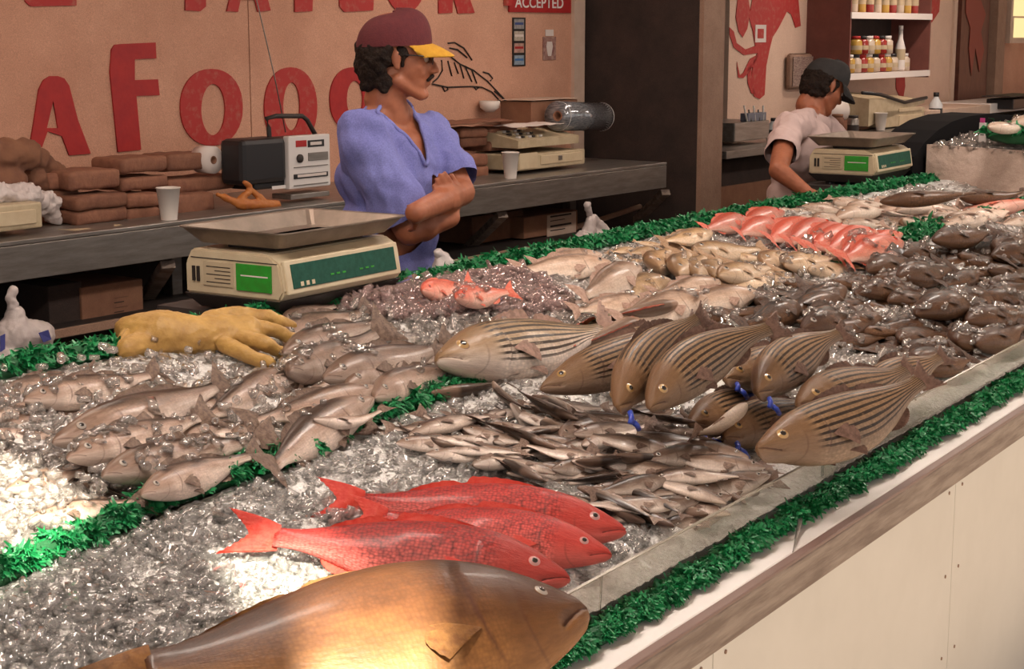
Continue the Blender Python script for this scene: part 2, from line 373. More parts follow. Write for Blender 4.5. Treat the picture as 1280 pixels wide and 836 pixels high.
tl = thing('painted_claw', 'red painted claw tip below the jar shelf on the cream wall', 'painting')
wpoly('painted_shape', [z3([(780, 262), (810, 262), (812, 300), (806, 335), (792, 338), (780, 310)])], m_red, tl, .0015, .004)
wpoly('painted_shape', [z3([(893, -20), (935, -20), (930, 40), (905, 78), (893, 82)])], m_redw, tl, .0015, .004)

# ---- jar shelf
D = .30
sh = thing('wall_shelf_unit', 'open wall shelf unit with white edged boards and a red brown side', 'shelf')
m_sidered = M('red_brown_panel', (.20, .07, .055), (.16, .055, .045), 8, .6, grain=.1)
a0 = wl(1062, 92, D); a1 = wl(1160, 92, D); z_lo = a0[1]; z_hi = wl(1062, 15, D)[1]
s0, s1 = a0[0], a1[0]
boxo('side_panel', (s0-.015, s0, z_lo-.05, z_hi+.5, 0, D), m_sidered, sh, M=WM)
boxo('side_panel', (s1, s1+.015, z_lo-.05, z_hi+.5, 0, D), m_sidered, sh, M=WM)
boxo('back_panel', (s0, s1, z_lo-.02, z_hi+.5, .004, .016), m_dark, sh, M=WM)
for zz in (z_lo, z_hi):
    sb = boxo('shelf_board', (s0, s1, zz-.035, zz-.005, .016, D), m_trim, sh, M=WM)
    boxo('front_strip', (s0-.015, s1+.015, zz-.04, zz, D, D+.008), m_white, sb, M=WM)
rnd = random.Random(5)
jarcols = [M('jar_red', (.30, .03, .025), rough=.25, coat=.4), M('jar_gold', (.50, .30, .06), rough=.25, coat=.4), M('jar_pale', (.55, .45, .36), rough=.3, coat=.3)]
lidm = [m_red, m_black, m_white]
def jar(name, loc, r, h, cm, lm, label, group, tall=False):
    t = thing(name, label, 'bottle' if tall else 'jar', loc, WANG, group)
    latheo('glass_body', [(r*.85, 0), (r, h*.04), (r, h*.70), (r*.7, h*.80), (r*.62, h*.84)] if not tall else [(r*.9, 0), (r, h*.04), (r, h*.5), (r*.45, h*.72), (r*.38, h*.9)], cm, t, 14)
    latheo('lid', [(r*.72, h*.84), (r*.72, h)] if not tall else [(r*.42, h*.9), (r*.42, h)], lm, t, 14)
    latheo('paper_label', [(r*1.01, h*.24), (r*1.01, h*.48)], m_paperlabel, t, 14, cap=False)
    return t
JW = (s1-s0-.10)/12
for i in range(11):
    ca = WM @ Vector((s0+.045+JW*i, z_lo, D-.075))
    if i == 9: continue
    w = ['red', 'golden', 'pale'][i % 3 if i < 9 else 2]
    jar('sauce_jar', ca, JW*.42, .115, jarcols[i % 3 if i < 9 else 2], lidm[(i*2) % 3], 'small %s sauce jar, %s in the lower row of the wall shelf' % (w, ['first', 'second', 'third', 'fourth', 'fifth', 'sixth', 'seventh', 'eighth', 'ninth', 'tenth', 'last'][i]), 'jars on the wall shelf')
for i in range(6):
    ca = WM @ Vector((s0+.045+JW*(i+2), z_lo+.117, D-.075))
    w = ['golden', 'red', 'pale'][i % 3]
    jar('sauce_jar', ca, JW*.42, .115, jarcols[[1, 0, 2][i % 3]], lidm[i % 3], '%s sauce jar, %s of those stacked on top of the lower jar row' % (w, ['first', 'second', 'third', 'fourth', 'fifth', 'last'][i]), 'jars on the wall shelf')
jar('tall_bottle', WM @ Vector((s0+.045+JW*9.3, z_lo, D-.075)), .035, .30, m_white, m_white, 'tall white bottle at the end of the lower jar shelf', None, True)
for i in range(10):
    ca = WM @ Vector((s0+.06+(s1-s0-.11)/9.5*i, z_hi, D-.075))
    jar('sauce_bottle', ca, .03, .22, jarcols[(i*2) % 3], lidm[(i+1) % 3], 'sauce bottle cut off by the picture top, %s on the upper wall shelf' % ['first', 'second', 'third', 'fourth', 'fifth', 'sixth', 'seventh', 'eighth', 'ninth', 'last'][i], 'bottles on the upper wall shelf', True)
nb = thing('notice_board', 'grey rounded notice board with small print behind the bowed man', 'board')
wbox('frame', 988, 1036, 66, 112, .004, .05, m_column, nb, .03)
wbox('sheet', 991, 1033, 70, 108, .05, .054, M('printed_sheet', (.40, .30, .25), (.15, .08, .07), 45, .6, stretch=(1, 1, 5)), nb)

# ------------------------------------------------------------------ fish table
X0, X1 = -.6, 15.0
tb = thing('fish_display_table', 'long sloping market fish table with cream front panels and weathered bumper rail', 'table', (0, 0, 0))
YG = (tab(640, 836).y+tab(1280, 455).y)/2
ZG = H(YG); SS = YG/1.045
def Yf(y): return y*SS
def Zf(z): return CAM.z-(CAM.z-z)*SS
print('YG', YG, ZG, Zf(.92), SS)
hexa('bed', [(X0, YG, ZG-.07), (X1, YG, ZG-.07), (X1, 2.57, .90), (X0, 2.57, .90), (X0, YG, H(YG)-.012), (X1, YG, H(YG)-.012), (X1, 2.57, H(2.57)-.012), (X0, 2.57, H(2.57)-.012)], m_steel, tb)
boxo('ledge', (X0, X1, Yf(.962), YG, Zf(.84), Zf(.899)), m_ledge, tb, .004)
boxo('bumper_rail', (X0, X1, Yf(.948), Yf(.9615), Zf(.836), Zf(.893)), m_rail, tb, .004)
boxo('rail_lip', (X0, X1, Yf(.946), Yf(.9625), Zf(.893), Zf(.899)), M('brown_lip', (.20, .12, .10), rough=.4), tb, .002)
xs = [X0]+[ony(1190, 640, Yf(.975)).x-1.22*k for k in (1, 0)]
sx = ony(1187, 740, Yf(.975)).x
edges = [sx-1.22*3, sx-1.22*2, sx-1.22, sx, sx+1.22, sx+2.44, sx+3.66, sx+4.88, sx+6.1]
for a, b in zip(edges, edges[1:]):
    pn = boxo('front_panel', (a+.0015, b-.0015, Yf(.973), Yf(.99), .03, Zf(.84)), m_panel, tb, .001)
    for k in range(4):
        for xx in (a+.045, b-.045):
            tubeo('screw', [(xx, Yf(.9735), .12+.19*k), (xx, Yf(.9715), .12+.19*k)], .004, m_column, pn, 8)
boxo('back_panel', (X0, X1, 2.54, 2.57, .05, .88), m_dark, tb)
for x in (0, 3, 6, 9, 12): boxo('leg', (x, x+.08, YG+.05, YG+.13, 0, ZG-.06), m_steel, tb); boxo('leg', (x, x+.08, 2.4, 2.48, 0, .88), m_steel, tb)
# hook stuck on the ledge
hk = thing('metal_hook', 'small dark hook poking from the green fringe onto the white ledge', 'hook')
tubeo('shank', [onz(1003, 640, Zf(.915)), onz(1000, 652, Zf(.912)), onz(996, 668, Zf(.905)), onz(991, 690, Zf(.902))], .006, m_steel, hk, 8, .0008)
latheo('eyelet', [(.006, 0), (.008, .006), (.006, .012)], m_charcoal, hk, 12, Matrix.Translation(onz(1003, 645, Zf(.905))))
# clear panes along the front
xg = [tab(420, 900).x, 0, 0]
gx1 = ony(750, 735, YG).x; gx2 = ony(1042, 575, YG).x
def pane(a, b, y, label, tilt=0.0, dz=0.0):
    t = thing('acrylic_pane', label, 'pane', (a, y, H(YG)), 0, 'clear panes along the front of the fish table')
    hexa('sheet', [(.0, 0, -.012), (b-a, 0, -.012), (b-a, .006, -.012), (0, .006, -.012), (0, -.004+tilt, .058+dz), (b-a, -.004+tilt, .058), (b-a, .002+tilt, .058), (0, .002+tilt, .058+dz)], m_acrylic, t)
    hexa('polished_edge', [(0, -.004+tilt, .0582+dz), (b-a, -.004+tilt, .0582), (b-a, .002+tilt, .0582), (0, .002+tilt, .0582+dz), (0, -.004+tilt, .0596+dz), (b-a, -.004+tilt, .0596), (b-a, .002+tilt, .0596), (0, .002+tilt, .0596+dz)], M('pane_edge', (.30, .27, .22), rough=.2), t)
pane(.2, gx1-.001, YG, 'clear pane in front of the big brown fish')
pane(gx1+.001, gx2, YG, 'clear pane in front of the small fish and red snapper heads')
pane(gx2-.03, 12.0, YG+.010, 'clear pane running from the striped bass to the far end', .004, .006)

# ------------------------------------------------------------------ green plastic fringe
NPR = np.random.RandomState(11)
m_grass = M('green_fringe', (.004, .10, .030), (.012, .26, .075), 60, .42, spec=.6, lo=.3, hi=.7)
m_grassb = M('green_fringe_core', (.004, .07, .02), rough=.7)
def fringe(label, pts, w, dens, bl, hgt=.022, bw=.0028):
    t = thing('fringe_strip', label, 'garnish', pts[0], 0, 'green plastic fringe dividers')
    P = [Vector(p)-Vector(pts[0]) for p in pts]
    core = tubeo('core', [p+Vector((0, 0, .004)) for p in P], w*.42, m_grassb, t, 8)
    V = []; Fc = []
    for a, b in zip(P, P[1:]):
        L = (b-a).length; wp = (a+b)/2+Vector(pts[0]); dist = (wp-CAM).length
        n = int(L*dens*min(1.0, (2.4/dist)**1.2)); fat = max(1, (dist/2.4)**.8)
        T = (b-a).normalized(); S = T.cross(Vector((0, 0, 1))).normalized()
        f = NPR.rand(n)
        base = np.outer(1-f, a)+np.outer(f, b)
        ang = NPR.uniform(-1.45, 1.45, n)
        lump = 1+.28*np.sin(f*L*70+NPR.rand()*6)+.18*np.sin(f*L*173)
        base = base+np.outer(np.sin(ang)*w*.40*lump, S)+np.outer(np.cos(ang)*w*.30*lump+.002, (0, 0, 1))
        d = np.outer(np.sin(ang), S)+np.outer(np.cos(ang)*.9+.1, (0, 0, 1))+np.outer(NPR.uniform(-.9, .9, n), T)+NPR.normal(0, .25, (n, 3))
        d /= np.linalg.norm(d, axis=1)[:, None]
        d2 = d+np.outer(np.sin(ang)*.4, S)+np.array((0, 0, -1.1))+NPR.normal(0, .5, (n, 3)); d2 /= np.linalg.norm(d2, axis=1)[:, None]
        s = np.cross(d, NPR.normal(0, 1, (n, 3))); s /= np.linalg.norm(s, axis=1)[:, None]
        l = (bl*NPR.uniform(.55, 1.15, n)*lump*min(fat, 1.25))[:, None]; ww = bw*fat*NPR.uniform(.7, 1.3, n)[:, None]
        p1 = base+d*l*.5; p2 = p1+d2*l*.5
        k = sum(len(v) for v in V)
        V.append(np.stack([base-s*ww, base+s*ww, p1-s*ww, p1+s*ww, p2-s*ww*.35, p2+s*ww*.35], 1).reshape(-1, 3))
        i = np.arange(n)[:, None]*6+k
        Fc.append(np.concatenate([i+np.array([[0, 1, 3, 2]]), i+np.array([[2, 3, 5, 4]])], 0))
    me = npmesh('blades', np.concatenate(V), np.concatenate(Fc), m_grass, smooth=False)
    link('blades', me, t, 'stuff')
    return t
def poly(pxs, dz=.006, n=8, wob=.006, seed=1):
    r = random.Random(seed); ps = [tab(x, y, dz) for x, y in pxs]; out = []
    for a, b in zip(ps, ps[1:]):
        k = max(1, int((b-a).length*n))
        for i in range(k): out.append(a.lerp(b, i/k)+Vector((r.uniform(-wob, wob), r.uniform(-wob, wob), r.uniform(0, wob))))
    out.append(ps[-1]); return out
r_ = random.Random(3)
fp = [Vector((x, Yf(1.020)+r_.uniform(-.004, .004), Zf(.905)+r_.uniform(-.003, .004))) for x in np.arange(1.1, 10.5, .06)]
fringe('green fringe along the front ledge outside the clear panes', fp, .038, 15000, .0135)
fringe('green fringe dividing the table, near stretch beside the red snappers', poly([(-80, 755), (0, 722), (100, 680), (200, 630), (300, 592), (375, 572), (400, 553), (440, 532), (520, 505), (600, 475), (700, 440), (790, 405)]), .05, 11000, .016)
fringe('green fringe divider stub between pink snappers and dark sea bass', poly([(1040, 332), (1065, 326), (1100, 313), (1130, 303), (1165, 288), (1182, 283)]), .08, 6000, .022)
fringe('short green fringe piece beyond the black sea bass', poly([(1208, 282), (1230, 274), (1255, 266), (1300, 255)]), .07, 5000, .022)
fringe('green fringe along the back edge of the table', poly([(-60, 478), (0, 468), (60, 456), (140, 443), (250, 420), (350, 392), (430, 378), (520, 356), (600, 340), (700, 318), (800, 296), (900, 276), (1000, 256), (1080, 241), (1145, 230), (1180, 224)]), .055, 9000, .018)
# ------------------------------------------------------------------ crushed ice
def vn(x, y, s, seed=0): return noise.noise(Vector((x*s+seed*7.3, y*s-seed*3.1, seed*1.7)))
MIDP = [tab(*q) for q in ((-200, 805), (0, 725), (400, 560), (520, 508), (740, 422), (1065, 325), (1250, 268))]
def mid_y(x):
    xs = [q.x for q in MIDP]; ys = [q.y for q in MIDP]
    return float(np.interp(x, xs, ys))
def ice_h(x, y):
    my = mid_y(x)
    e = min(abs(y-my), abs(y-2.5), abs(y-YG))
    k = min(1, max(0, (e-.02)/.07))
    return .002+k*(.016+.012*vn(x, y, 7)+.008*vn(x, y, 22, 2))
def ice_bed(name, label, x0, x1, ylo, yhi, mat, group='beds of crushed ice'):
    nx = int((x1-x0)/.012); V = []; ny = 60
    for i in range(nx+1):
        x = x0+(x1-x0)*i/nx; a, b = ylo(x), yhi(x)
        for j in range(ny+1):
            y = a+(b-a)*j/ny; V.append((x, y, H(y)+ice_h(x, y)+.004*vn(x, y, 60, 4)+.003*vn(x, y, 130, 6)))
    i = np.arange(nx)[:, None]*(ny+1)+np.arange(ny)[None, :]; i = i.reshape(-1, 1)
    me = npmesh(name, V, i+np.array([[0, ny+1, ny+2, 1]]), mat, smooth=True)
    return tag(link(name, me), label, 'ice', group, 'stuff')
ice_bed('crushed_ice', 'bed of crushed ice in the front half of the fish table', .6, 14, lambda x: YG+.008, lambda x: mid_y(x)-.01, m_icebase)
ice_bed('crushed_ice', 'bed of crushed ice in the back half of the fish table', .9, 14, lambda x: mid_y(x)+.01, lambda x: 2.5, m_icebase)

def chips(name, label, P, S, mat, seed=0, tube_frac=0.0, group='loose ice chips'):
    """P centres (n,3), S sizes (n,): irregular broken slivers joined as one heap"""
    R_ = np.random.RandomState(seed); n = len(P)
    cube = np.array([(-1, -1, -1), (1, -1, -1), (1, 1, -1), (-1, 1, -1), (-1, -1, 1), (1, -1, 1), (1, 1, 1), (-1, 1, 1)], float)*.5
    dims = np.stack([R_.uniform(.7, 1.7, n), R_.uniform(.35, .9, n), R_.uniform(.18, .55, n)], 1)*S[:, None]
    v = cube[None]*dims[:, None, :]*(1+R_.uniform(-.35, .35, (n, 8, 3)))
    q = R_.normal(0, 1, (n, 4)); q[:, 1:3] *= .22; q /= np.linalg.norm(q, axis=1)[:, None]
    w, x, y, z = q.T
    Rm = np.stack([1-2*(y*y+z*z), 2*(x*y-z*w), 2*(x*z+y*w), 2*(x*y+z*w), 1-2*(x*x+z*z), 2*(y*z-x*w), 2*(x*z-y*w), 2*(y*z+x*w), 1-2*(x*x+y*y)], 1).reshape(n, 3, 3)
    v = np.einsum('nij,nkj->nki', Rm, v)+P[:, None, :]
    fc = np.array([(0, 3, 2, 1), (4, 5, 6, 7), (0, 1, 5, 4), (1, 2, 6, 5), (2, 3, 7, 6), (3, 0, 4, 7)])
    Fc = (np.arange(n)[:, None, None]*8+fc[None]).reshape(-1, 4)
    me = npmesh(name, v.reshape(-1, 3), Fc, mat)
    return tag(link(name, me), label, 'ice', group, 'stuff')
def tubes(name, label, P, mat, seed=0):
    R_ = random.Random(seed); V = []; Fc = []
    for p in P:
        d = Vector((R_.gauss(0, 1), R_.gauss(0, 1), R_.gauss(0, .35))).normalized(); a = d.orthogonal().normalized(); b = d.cross(a)
        L = R_.uniform(.012, .026); ro = R_.uniform(.0055, .0085); ri = ro*.55; k = len(V); n = 9
        for t, r in ((-.5, ro), (.5, ro), (.5, ri), (-.5, ri)):
            for j in range(n):
                an = 2*math.pi*j/n; V.append(Vector(p)+d*L*t+a*r*math.cos(an)+b*r*math.sin(an))
        for s in range(4):
            for j in range(n): Fc.append((k+s*n+j, k+s*n+(j+1) % n, k+((s+1) % 4)*n+(j+1) % n, k+((s+1) % 4)*n+j))
    me = npmesh(name, V, Fc, mat, smooth=False)
    return tag(link(name, me), label, 'ice', 'tube ice pieces', 'stuff')
def scatter(n, pxpoly, seed, lift=(-.003, .006), hmul=1.0):
    """points on the iced surface inside a region of the table, spread evenly as seen along the table"""
    R_ = np.random.RandomState(seed); out = []; P = np.array(pxpoly, float)
    x0, y0 = P.min(0); x1, y1 = P.max(0)
    while len(out) < n:
        x, y = R_.uniform(x0, x1), R_.uniform(y0, y1); c = False; j = len(P)-1
        for i in range(len(P)):
            if (P[i, 1] > y) != (P[j, 1] > y) and x < (P[j, 0]-P[i, 0])*(y-P[i, 1])/(P[j, 1]-P[i, 1])+P[i, 0]: c = not c
            j = i
        if not c: continue
        q = tab(x, y, .012); h = ice_h(q.x, q.y)
        out.append((q.x, q.y, H(q.y)+h*hmul+R_.uniform(*lift)))
    return np.array(out)
def sizes(P, s, seed=0):
    R_ = np.random.RandomState(seed); d = np.linalg.norm(P-np.array(CAM), axis=1)
    return s*R_.lognormal(0, .4, len(P))*np.maximum(1, (d/3.0))**.5
FRONT = [(-60, 770), (0, 740), (200, 645), (390, 575), (540, 512), (700, 450), (760, 440), (900, 500), (960, 600), (730, 728), (560, 830), (500, 900), (-60, 900)]
BACK = [(-60, 480), (140, 450), (440, 385), (660, 335), (760, 400), (540, 495), (390, 555), (0, 715), (-60, 740)]
CEN = [(440, 385), (660, 335), (830, 295), (1040, 320), (960, 400), (780, 410), (560, 440), (450, 420)]
FAR = [(840, 395), (1050, 325), (1180, 290), (1300, 270), (1300, 405), (1100, 520), (1000, 520)]
BK2 = [(830, 298), (1000, 258), (1300, 215), (1300, 262), (1170, 290), (1040, 325)]
for nm, lab, pl, n, s, mt, sd_ in (
    ('ice_chips', 'loose clear ice chips spread in the near front section around the red snappers', FRONT, 11000, .0100, m_ice, 1),
    ('ice_chips', 'loose ice chips among the grey trout in the near back section', BACK, 6000, .0105, m_icewarm, 2),
    ('ice_chips', 'ice chips among the pale and golden fish in the middle back section', CEN, 4500, .010, m_icewarm, 3),
    ('ice_chips', 'ice chips among the dark sea bass in the far front section', FAR, 4500, .0120, m_icewarm, 4)):
    P = scatter(n, pl, sd_); chips(nm, lab, P, sizes(P, s, sd_), mt, sd_)
P = scatter(2600, BK2, 5); chips('ice_chips', 'ice chips among the pink snappers and far pale fish', P, sizes(P, .011, 5), m_icewarm, 5)
P = scatter(2600, [(430, 388), (530, 352), (650, 345), (720, 385), (700, 400), (600, 400), (480, 412)], 7, (.004, .03)); chips('ice_chips', 'pink stained ice chips around the two small red fish', P, sizes(P, .012, 7), m_icered, 7)
P = scatter(300, [(410, 640), (500, 630), (520, 655), (420, 672)], 8, (.01, .02)); chips('ice_chips', 'pink stained ice chips over the red snapper tails', P, sizes(P, .012, 8), m_icered, 8)
tubes('ice_tubes', 'hollow tube ice pieces scattered in the near front section', scatter(260, FRONT, 21, (.006, .016)), m_ice, 1)
tubes('ice_tubes', 'hollow tube ice pieces lying on the grey trout section', scatter(420, BACK, 22, (.012, .035)), m_icewarm, 2)
tubes('ice_tubes', 'hollow tube ice pieces among the dark sea bass', scatter(260, FAR, 23, (.012, .045)), m_icewarm, 3)

# ------------------------------------------------------------------ fish
def fish_mat(name, back, flank, belly, head, scale_c=.25, stripes=False, bumps=.25, rough=.30, u_s=58, blotch=None, golden=None, coat=.35):
    m = bpy.data.materials.new(name); m.use_nodes = True; nt = m.node_tree; b = nt.nodes['Principled BSDF']; N = nt.nodes.new; K = nt.links.new
    def mth(op, a, b2=None, c=None, cl=False):
        n = N('ShaderNodeMath'); n.operation = op; n.use_clamp = cl
        for i, v in enumerate((a, b2, c)):
            if v is None: continue
            if isinstance(v, (int, float)): n.inputs[i].default_value = v
            else: K(v, n.inputs[i])
        return n.outputs[0]
    def mix(f, a, c2, mode='MIX'):
        n = N('ShaderNodeMix'); n.data_type = 'RGBA'; n.blend_type = mode
        for i, v in ((0, f), (6, a), (7, c2)):
            if isinstance(v, (int, float)): n.inputs[i].default_value = v
            elif isinstance(v, tuple): n.inputs[i].default_value = (*v, 1)
            else: K(v, n.inputs[i])
        return n.outputs[2]
    uv = N('ShaderNodeUVMap'); sp = N('ShaderNodeSeparateXYZ'); K(uv.outputs[0], sp.inputs[0]); u, v = sp.outputs[0], sp.outputs[1]
    oi = N('ShaderNodeObjectInfo'); off = N('ShaderNodeVectorMath'); off.operation = 'SCALE'; off.inputs[0].default_value = (13, 7, 5); K(oi.outputs['Random'], off.inputs['Scale'])
    ad = N('ShaderNodeVectorMath'); K(uv.outputs[0], ad.inputs[0]); K(off.outputs[0], ad.inputs[1])
    nz = N('ShaderNodeTexNoise'); nz.inputs['Scale'].default_value = 7; nz.inputs['Detail'].default_value = 4; K(ad.outputs[0], nz.inputs['Vector'])
    vv = mth('ADD', v, mth('MULTIPLY', mth('SUBTRACT', nz.outputs[0], .5), .38))
    r = N('ShaderNodeValToRGB'); e = r.color_ramp.elements; e[0].position = .24; e[0].color = (*back, 1); e[1].position = .82; e[1].color = (*belly, 1)
    x = e.new(.46); x.color = (*flank, 1); K(vv, r.inputs[0]); col = r.outputs[0]
    if blotch:
        n2 = N('ShaderNodeTexNoise'); n2.inputs['Scale'].default_value = 11; n2.inputs['Detail'].default_value = 5; K(ad.outputs[0], n2.inputs['Vector'])
        col = mix(mth('MULTIPLY', mth('SUBTRACT', n2.outputs[0], .5), 4.0, cl=True), col, blotch)
    if golden:
        col = mix(mth('MULTIPLY', mth('SUBTRACT', v, .22), 2.2, cl=True), col, golden)
    # scales
    sc = N('ShaderNodeCombineXYZ'); K(mth('MULTIPLY', u, u_s), sc.inputs[0]); K(mth('MULTIPLY', v, u_s*.42), sc.inputs[1])
    vo = N('ShaderNodeTexVoronoi'); vo.inputs['Scale'].default_value = 1; vo.inputs['Randomness'].default_value = .55; K(sc.outputs[0], vo.inputs['Vector'])
    hm = mth('SUBTRACT', 1.0, mth('MULTIPLY', mth('SUBTRACT', u, .19), 24, cl=True))     # 1 on the head
    k = mth('MULTIPLY', mth('SUBTRACT', .45, vo.outputs['Distance']), scale_c*2.2)
    k = mth('MULTIPLY', k, mth('SUBTRACT', 1.0, hm))
    kk = N('ShaderNodeVectorMath'); kk.operation = 'SCALE'; K(col, kk.inputs[0]); K(mth('ADD', 1.0, k), kk.inputs['Scale']); col = kk.outputs[0]
    if stripes:
        w = mth('ADD', mth('MULTIPLY', v, 2*math.pi*14), mth('MULTIPLY', mth('SUBTRACT', nz.outputs[0], .5), 1.6))
        s = mth('MULTIPLY', mth('SUBTRACT', mth('SINE', w), .05), 3.0, cl=True)
        n3 = N('ShaderNodeTexNoise'); n3.inputs['Scale'].default_value = 30; K(ad.outputs[0], n3.inputs['Vector'])
        s = mth('MULTIPLY', s, mth('MULTIPLY', mth('SUBTRACT', n3.outputs[0], .18), 5, cl=True))
        s = mth('MULTIPLY', s, mth('MULTIPLY', mth('SUBTRACT', .80, v), 12, cl=True))
        s = mth('MULTIPLY', s, mth('SUBTRACT', 1.0, hm))
        col = mix(mth('MULTIPLY', s, .95), col, (.018, .010, .007))
    hd = mth('MULTIPLY', hm, mth('SUBTRACT', 1.05, mth('MULTIPLY', v, .8), cl=True))
    col = mix(mth('MULTIPLY', hd, .75), col, head)
    # mouth and gill slit as dark lines, partly painting the mouth groove's shade
    mo = mth('MULTIPLY', mth('LESS_THAN', u, .075), mth('LESS_THAN', mth('ABSOLUTE', mth('SUBTRACT', v, mth('ADD', .52, mth('MULTIPLY', u, 2.2)))), .018))
    gl = mth('ABSOLUTE', mth('SUBTRACT', u, mth('ADD', .215, mth('MULTIPLY', mth('SINE', mth('MULTIPLY', mth('ADD', v, mth('MULTIPLY', nz.outputs[0], .12)), math.pi)), .055))))
    gm = mth('MULTIPLY', mth('SUBTRACT', 1.0, mth('MULTIPLY', gl, 130), cl=True), mth('MULTIPLY', mth('MULTIPLY', mth('SUBTRACT', v, .30), 5, cl=True), mth('MULTIPLY', mth('SUBTRACT', .85, v), 6, cl=True)))
    g2 = mth('ABSOLUTE', mth('SUBTRACT', u, mth('ADD', .125, mth('MULTIPLY', mth('SINE', mth('MULTIPLY', v, math.pi)), .045)))); gm = mth('MAXIMUM', gm, mth('MULTIPLY', mth('MULTIPLY', mth('SUBTRACT', 1.0, mth('MULTIPLY', g2, 160), cl=True), .55), mth('MULTIPLY', mth('SUBTRACT', v, .45), 6, cl=True)))
    n4 = N('ShaderNodeTexNoise'); n4.inputs['Scale'].default_value = 38; n4.inputs['Detail'].default_value = 6; n4.inputs['Roughness'].default_value = .7; K(ad.outputs[0], n4.inputs['Vector'])
    k4 = N('ShaderNodeVectorMath'); k4.operation = 'SCALE'; K(col, k4.inputs[0]); K(mth('ADD', .62, mth('MULTIPLY', n4.outputs[0], .76)), k4.inputs['Scale']); col = k4.outputs[0]
    col = mix(mth('MULTIPLY', mth('MAXIMUM', mo, gm), .62), col, (.06, .02, .015))
    rs = N('ShaderNodeMapRange'); rs.inputs[3].default_value = .80; rs.inputs[4].default_value = 1.18; K(oi.outputs['Random'], rs.inputs[0])
    q = N('ShaderNodeVectorMath'); q.operation = 'SCALE'; K(col, q.inputs[0]); K(rs.outputs[0], q.inputs['Scale'])
    K(q.outputs[0], b.inputs['Base Color']); b.inputs['Roughness'].default_value = rough+.10; b.inputs['Specular IOR Level'].default_value = .22; b.inputs['Coat Weight'].default_value = coat*.5; b.inputs['Coat Roughness'].default_value = .14
    bp = N('ShaderNodeBump'); bp.inputs['Strength'].default_value = bumps; bp.inputs['Distance'].default_value = .004
    K(mth('ADD', mth('MULTIPLY', vo.outputs['Distance'], mth('SUBTRACT', .15, mth('MULTIPLY', hm, .15))), mth('ADD', mth('MULTIPLY', nz.outputs[0], .8), mth('MULTIPLY', n4.outputs[0], .5))), bp.inputs['Height']); K(bp.outputs[0], b.inputs['Normal'])
    return m
def fin_mat(name, c, c2): return M(name, c, c2, 45, .55, spec=.25, bump=.2, bsc=90)
m_pupil = M('eye_pupil', (.008, .006, .006), rough=.08, coat=.8)
iris = {'gold': M('gold_iris', (.40, .24, .09), rough=.25, coat=.6), 'pink': M('pale_pink_iris', (.45, .22, .20), rough=.25, coat=.6), 'grey': M('grey_iris', (.34, .29, .25), rough=.25, coat=.6), 'red': M('red_iris', (.55, .05, .03), rough=.25, coat=.6)}

